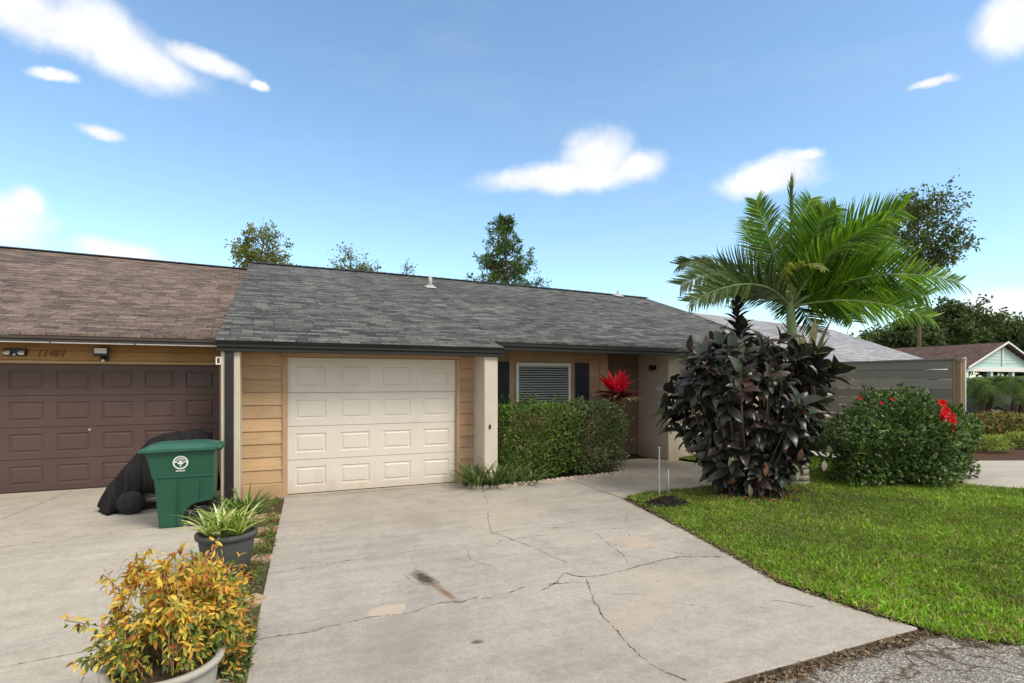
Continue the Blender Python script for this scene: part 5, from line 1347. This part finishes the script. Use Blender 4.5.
x, y, _ = at(352, 33); tree('tree', 'thin yellow green tree top above the ridge, between two fuller trees', x, y, top_z(247,33), 1.5, 2.2, 30, 30, G1, (.19,.09), .1, seed=5, dense=1.0)
x, y, _ = at(378, 34); tree('tree', 'small low tree top peeking over the ridge left of the chimney pipe', x, y, top_z(264,34), 1.1, 1.6, 18, 14, G1, (.19,.09), .09, seed=6, dense=1.0)
x, y, _ = at(407, 34); tree('tree', 'tiny sprig of a tree right beside the roof vent pipe', x, y, top_z(262,34), .45, .9, 12, 7, G1, (.13,.06), .1, seed=8, dense=.7)
x, y, _ = at(505, 33); tree('tree', 'pointed bright green tree with upright branches above the middle of the roof', x, y, top_z(214,33), 3.6, 6.6, 50, 130, [(.06,.13,.03,3),(.1,.19,.04,2),(.15,.23,.06,1)], (.2,.075), .14, True, seed=7, dense=.75)
x, y, _ = at(537, 34); tree('tree', 'low spreading branch end of a tree at the right of the pointed one', x, y, top_z(279,34), .9, 1.3, 18, 10, [(.08,.14,.03,3),(.12,.18,.04,2)], (.18,.08), .08, seed=9)
x, y, _ = at(918, 36); tree('tree', 'tall open branched tree standing behind the palm', x, y, top_z(192,36), 3.4, 5.0, 50, 85, [(.1,.15,.035,3),(.12,.16,.035,2),(.05,.08,.02,2)], (.24,.12), .17, seed=12, dense=1.1)
oak = [(.06,.095,.03,4),(.09,.135,.04,3),(.13,.18,.06,1)]
for i, (px, d, py, cr, rz_, lab) in enumerate((
   (880, 60, 335, 4.0, 3.5, 'dark green tree far back behind the palm trunk'),
   (915, 58, 316, 4.2, 5.0, 'dark round tree above the red brown roof, left of the highest one'),
   (950, 57, 303, 4.2, 6.0, 'highest dark tree of the row above the brown roofs'),
   (988, 58, 312, 4.2, 5.5, 'dark spreading tree directly above the aqua gable peak'),
   (1022, 55, 318, 4.0, 5.0, 'dark tree at the right edge above the aqua house'))):
    x, y, _ = at(px, d); tree('tree', lab, x, y, top_z(py, d), cr, rz_, 90, 85, oak, (.42,.22), .35, group='dark trees behind the far houses', seed=40+i, dense=2.2)

# ------------------------------------------------------------ camera, light, sky
cam = bpy.data.cameras.new('camera'); co = bpy.data.objects.new('camera', cam); C.objects.link(co)
co.location = (0, 0, 1.79); co.rotation_euler = (R(90), 0, R(-23.3))
cam.sensor_width = 36; cam.lens = 550/1024*36; cam.shift_y = (381-341.5)/1024; cam.clip_end = 2000; cam.clip_start = .05
scene.camera = co
EL, AZ = 50, 150
sd = Vector((math.sin(R(AZ))*math.cos(R(EL)), math.cos(R(AZ))*math.cos(R(EL)), math.sin(R(EL))))
sun = bpy.data.lights.new('sun', 'SUN'); sun.energy = 1.8; sun.angle = R(22); sun.color = (1, .89, .74)
so = bpy.data.objects.new('sun', sun); C.objects.link(so); so.rotation_euler = sd.to_track_quat('Z', 'Y').to_euler(); so.location = (0,0,30)

wd = bpy.data.worlds.new('World'); scene.world = wd; wd.use_nodes = True
nt = wd.node_tree; nt.nodes.clear()
sky = N(nt, 'ShaderNodeTexSky', sky_type='NISHITA'); sky.sun_disc = False; sky.sun_elevation = R(EL); sky.sun_rotation = R(AZ)
sky.air_density = 1.0; sky.dust_density = .5; sky.ozone_density = 1.0
tc = N(nt, 'ShaderNodeTexCoord'); gv = tc.outputs['Generated']
wn = N(nt, 'ShaderNodeTexNoise'); wn.inputs['Scale'].default_value = 6; wn.inputs['Detail'].default_value = 7; wn.inputs['Roughness'].default_value = .6
lk(nt, gv, wn.inputs['Vector'])
# warp the lookup a little so that edges billow
sub = N(nt, 'ShaderNodeVectorMath', operation='SUBTRACT'); lk(nt, wn.outputs['Color'], sub.inputs[0]); sub.inputs[1].default_value = (.5,.5,.5)
scl = N(nt, 'ShaderNodeVectorMath', operation='SCALE'); lk(nt, sub.outputs[0], scl.inputs[0]); scl.inputs['Scale'].default_value = .05
wv = N(nt, 'ShaderNodeVectorMath', operation='ADD'); lk(nt, gv, wv.inputs[0]); lk(nt, scl.outputs[0], wv.inputs[1])
CL = [(45,18,70,24,-8),(120,45,75,26,-14),(165,72,34,15,-8),(205,62,40,10,-10),(25,5,60,18,0),
      (103,132,20,7,4),(8,222,50,28,-12),(30,205,22,20,0),(120,252,42,11,-4),(600,158,36,24,0),(548,178,58,12,4),(638,164,28,14,0),(585,175,60,14,2),
      (1012,22,32,28,10),(768,180,44,14,-4),(802,157,18,6,0),(1005,303,44,16,0),(780,172,34,16,0),(55,73,20,5,0),(257,86,9,5,0),(932,87,22,4,0)]
field = None
for (px, py, hw, hh, rot) in CL:
    l = (px-512)/550; u_ = (381-py)/550
    dv = Vector((l*.9184+.3955, -l*.3955+.9184, u_)).normalized()
    cosf = 1/math.sqrt(1+l*l+u_*u_)
    yaw = math.atan2(dv.x, dv.y)
    mp = N(nt, 'ShaderNodeMapping', vector_type='TEXTURE')
    mp.inputs['Location'].default_value = dv
    # local x = right, y = forward, z = up ; roll about the view line
    rm = Matrix.Rotation(-yaw, 3, 'Z') @ Matrix.Rotation(math.asin(dv.z), 3, 'X') @ Matrix.Rotation(R(-rot), 3, 'Y')
    mp.inputs['Rotation'].default_value = rm.to_euler()
    mp.inputs['Scale'].default_value = (hw/550*cosf*cosf*math.sqrt(1+u_*u_)*1.15, 1.0, hh/550*cosf*1.15)
    lk(nt, wv.outputs[0], mp.inputs[0])
    ln = N(nt, 'ShaderNodeVectorMath', operation='LENGTH'); lk(nt, mp.outputs[0], ln.inputs[0])
    v = math_(nt, 'SUBTRACT', 1, ln.outputs['Value'])
    field = v if field is None else math_(nt, 'SMOOTH_MAX', field, v, .25)
n2 = noise(nt, gv, 14, 8, .62)
f = math_(nt, 'ADD', field, math_(nt, 'MULTIPLY', math_(nt, 'SUBTRACT', n2, .5), .85))
mr = N(nt, 'ShaderNodeMapRange', interpolation_type='SMOOTHSTEP'); mr.inputs[1].default_value = -.26; mr.inputs[2].default_value = .6
lk(nt, f, mr.inputs[0])
alpha = math_(nt, 'MULTIPLY', mr.outputs[0], .93, clamp=True)
# thin veil of high haze streaks
vm = N(nt, 'ShaderNodeMapping'); vm.inputs['Scale'].default_value = (2, 2, 9); lk(nt, gv, vm.inputs[0])
veil = ramp(nt, noise(nt, vm.outputs[0], 1.6, 6, .6), [(.5, (0,0,0)), (.8, (.12,.12,.12))])
SK = .15
# added broken cloud, unseen overhead and behind camera, to warm and brighten the fill
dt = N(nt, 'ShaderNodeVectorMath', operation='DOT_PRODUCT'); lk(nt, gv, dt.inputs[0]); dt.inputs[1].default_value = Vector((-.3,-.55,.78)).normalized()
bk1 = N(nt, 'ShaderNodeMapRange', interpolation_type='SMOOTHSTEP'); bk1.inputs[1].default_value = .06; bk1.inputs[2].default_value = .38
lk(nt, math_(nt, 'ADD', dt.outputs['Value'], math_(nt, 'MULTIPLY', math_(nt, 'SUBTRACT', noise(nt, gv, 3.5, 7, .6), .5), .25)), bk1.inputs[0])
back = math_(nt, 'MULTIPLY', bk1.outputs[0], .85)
bs = N(nt, 'ShaderNodeMix', data_type='RGBA', blend_type='MIX'); lk(nt, veil, bs.inputs[0]); lk(nt, mul(nt, sky.outputs[0], (.88, 1.0, 1.0)), bs.inputs[6]); bs.inputs[7].default_value = (3.0,3.2,3.5,1)
cb = ramp(nt, n2, [(.35, (3.9,3.95,4.05)), (.65, (4.5,4.5,4.5))])
mx = N(nt, 'ShaderNodeMix', data_type='RGBA', blend_type='MIX'); lk(nt, alpha, mx.inputs[0]); lk(nt, bs.outputs[2], mx.inputs[6]); lk(nt, cb, mx.inputs[7])
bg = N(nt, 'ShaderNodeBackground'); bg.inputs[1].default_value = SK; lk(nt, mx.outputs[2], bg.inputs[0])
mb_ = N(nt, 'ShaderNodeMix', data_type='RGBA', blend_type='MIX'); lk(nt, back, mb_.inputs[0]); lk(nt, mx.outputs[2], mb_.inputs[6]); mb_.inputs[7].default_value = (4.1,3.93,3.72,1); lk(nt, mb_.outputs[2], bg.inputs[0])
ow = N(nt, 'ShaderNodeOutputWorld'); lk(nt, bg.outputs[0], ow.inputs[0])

vs_ = scene.view_settings; vs_.view_transform = 'Standard'; vs_.look = 'None'; vs_.exposure = .74; vs_.gamma = 1; vs_.use_curve_mapping = False
scene.cycles.max_bounces = 8; scene.cycles.transparent_max_bounces = 8
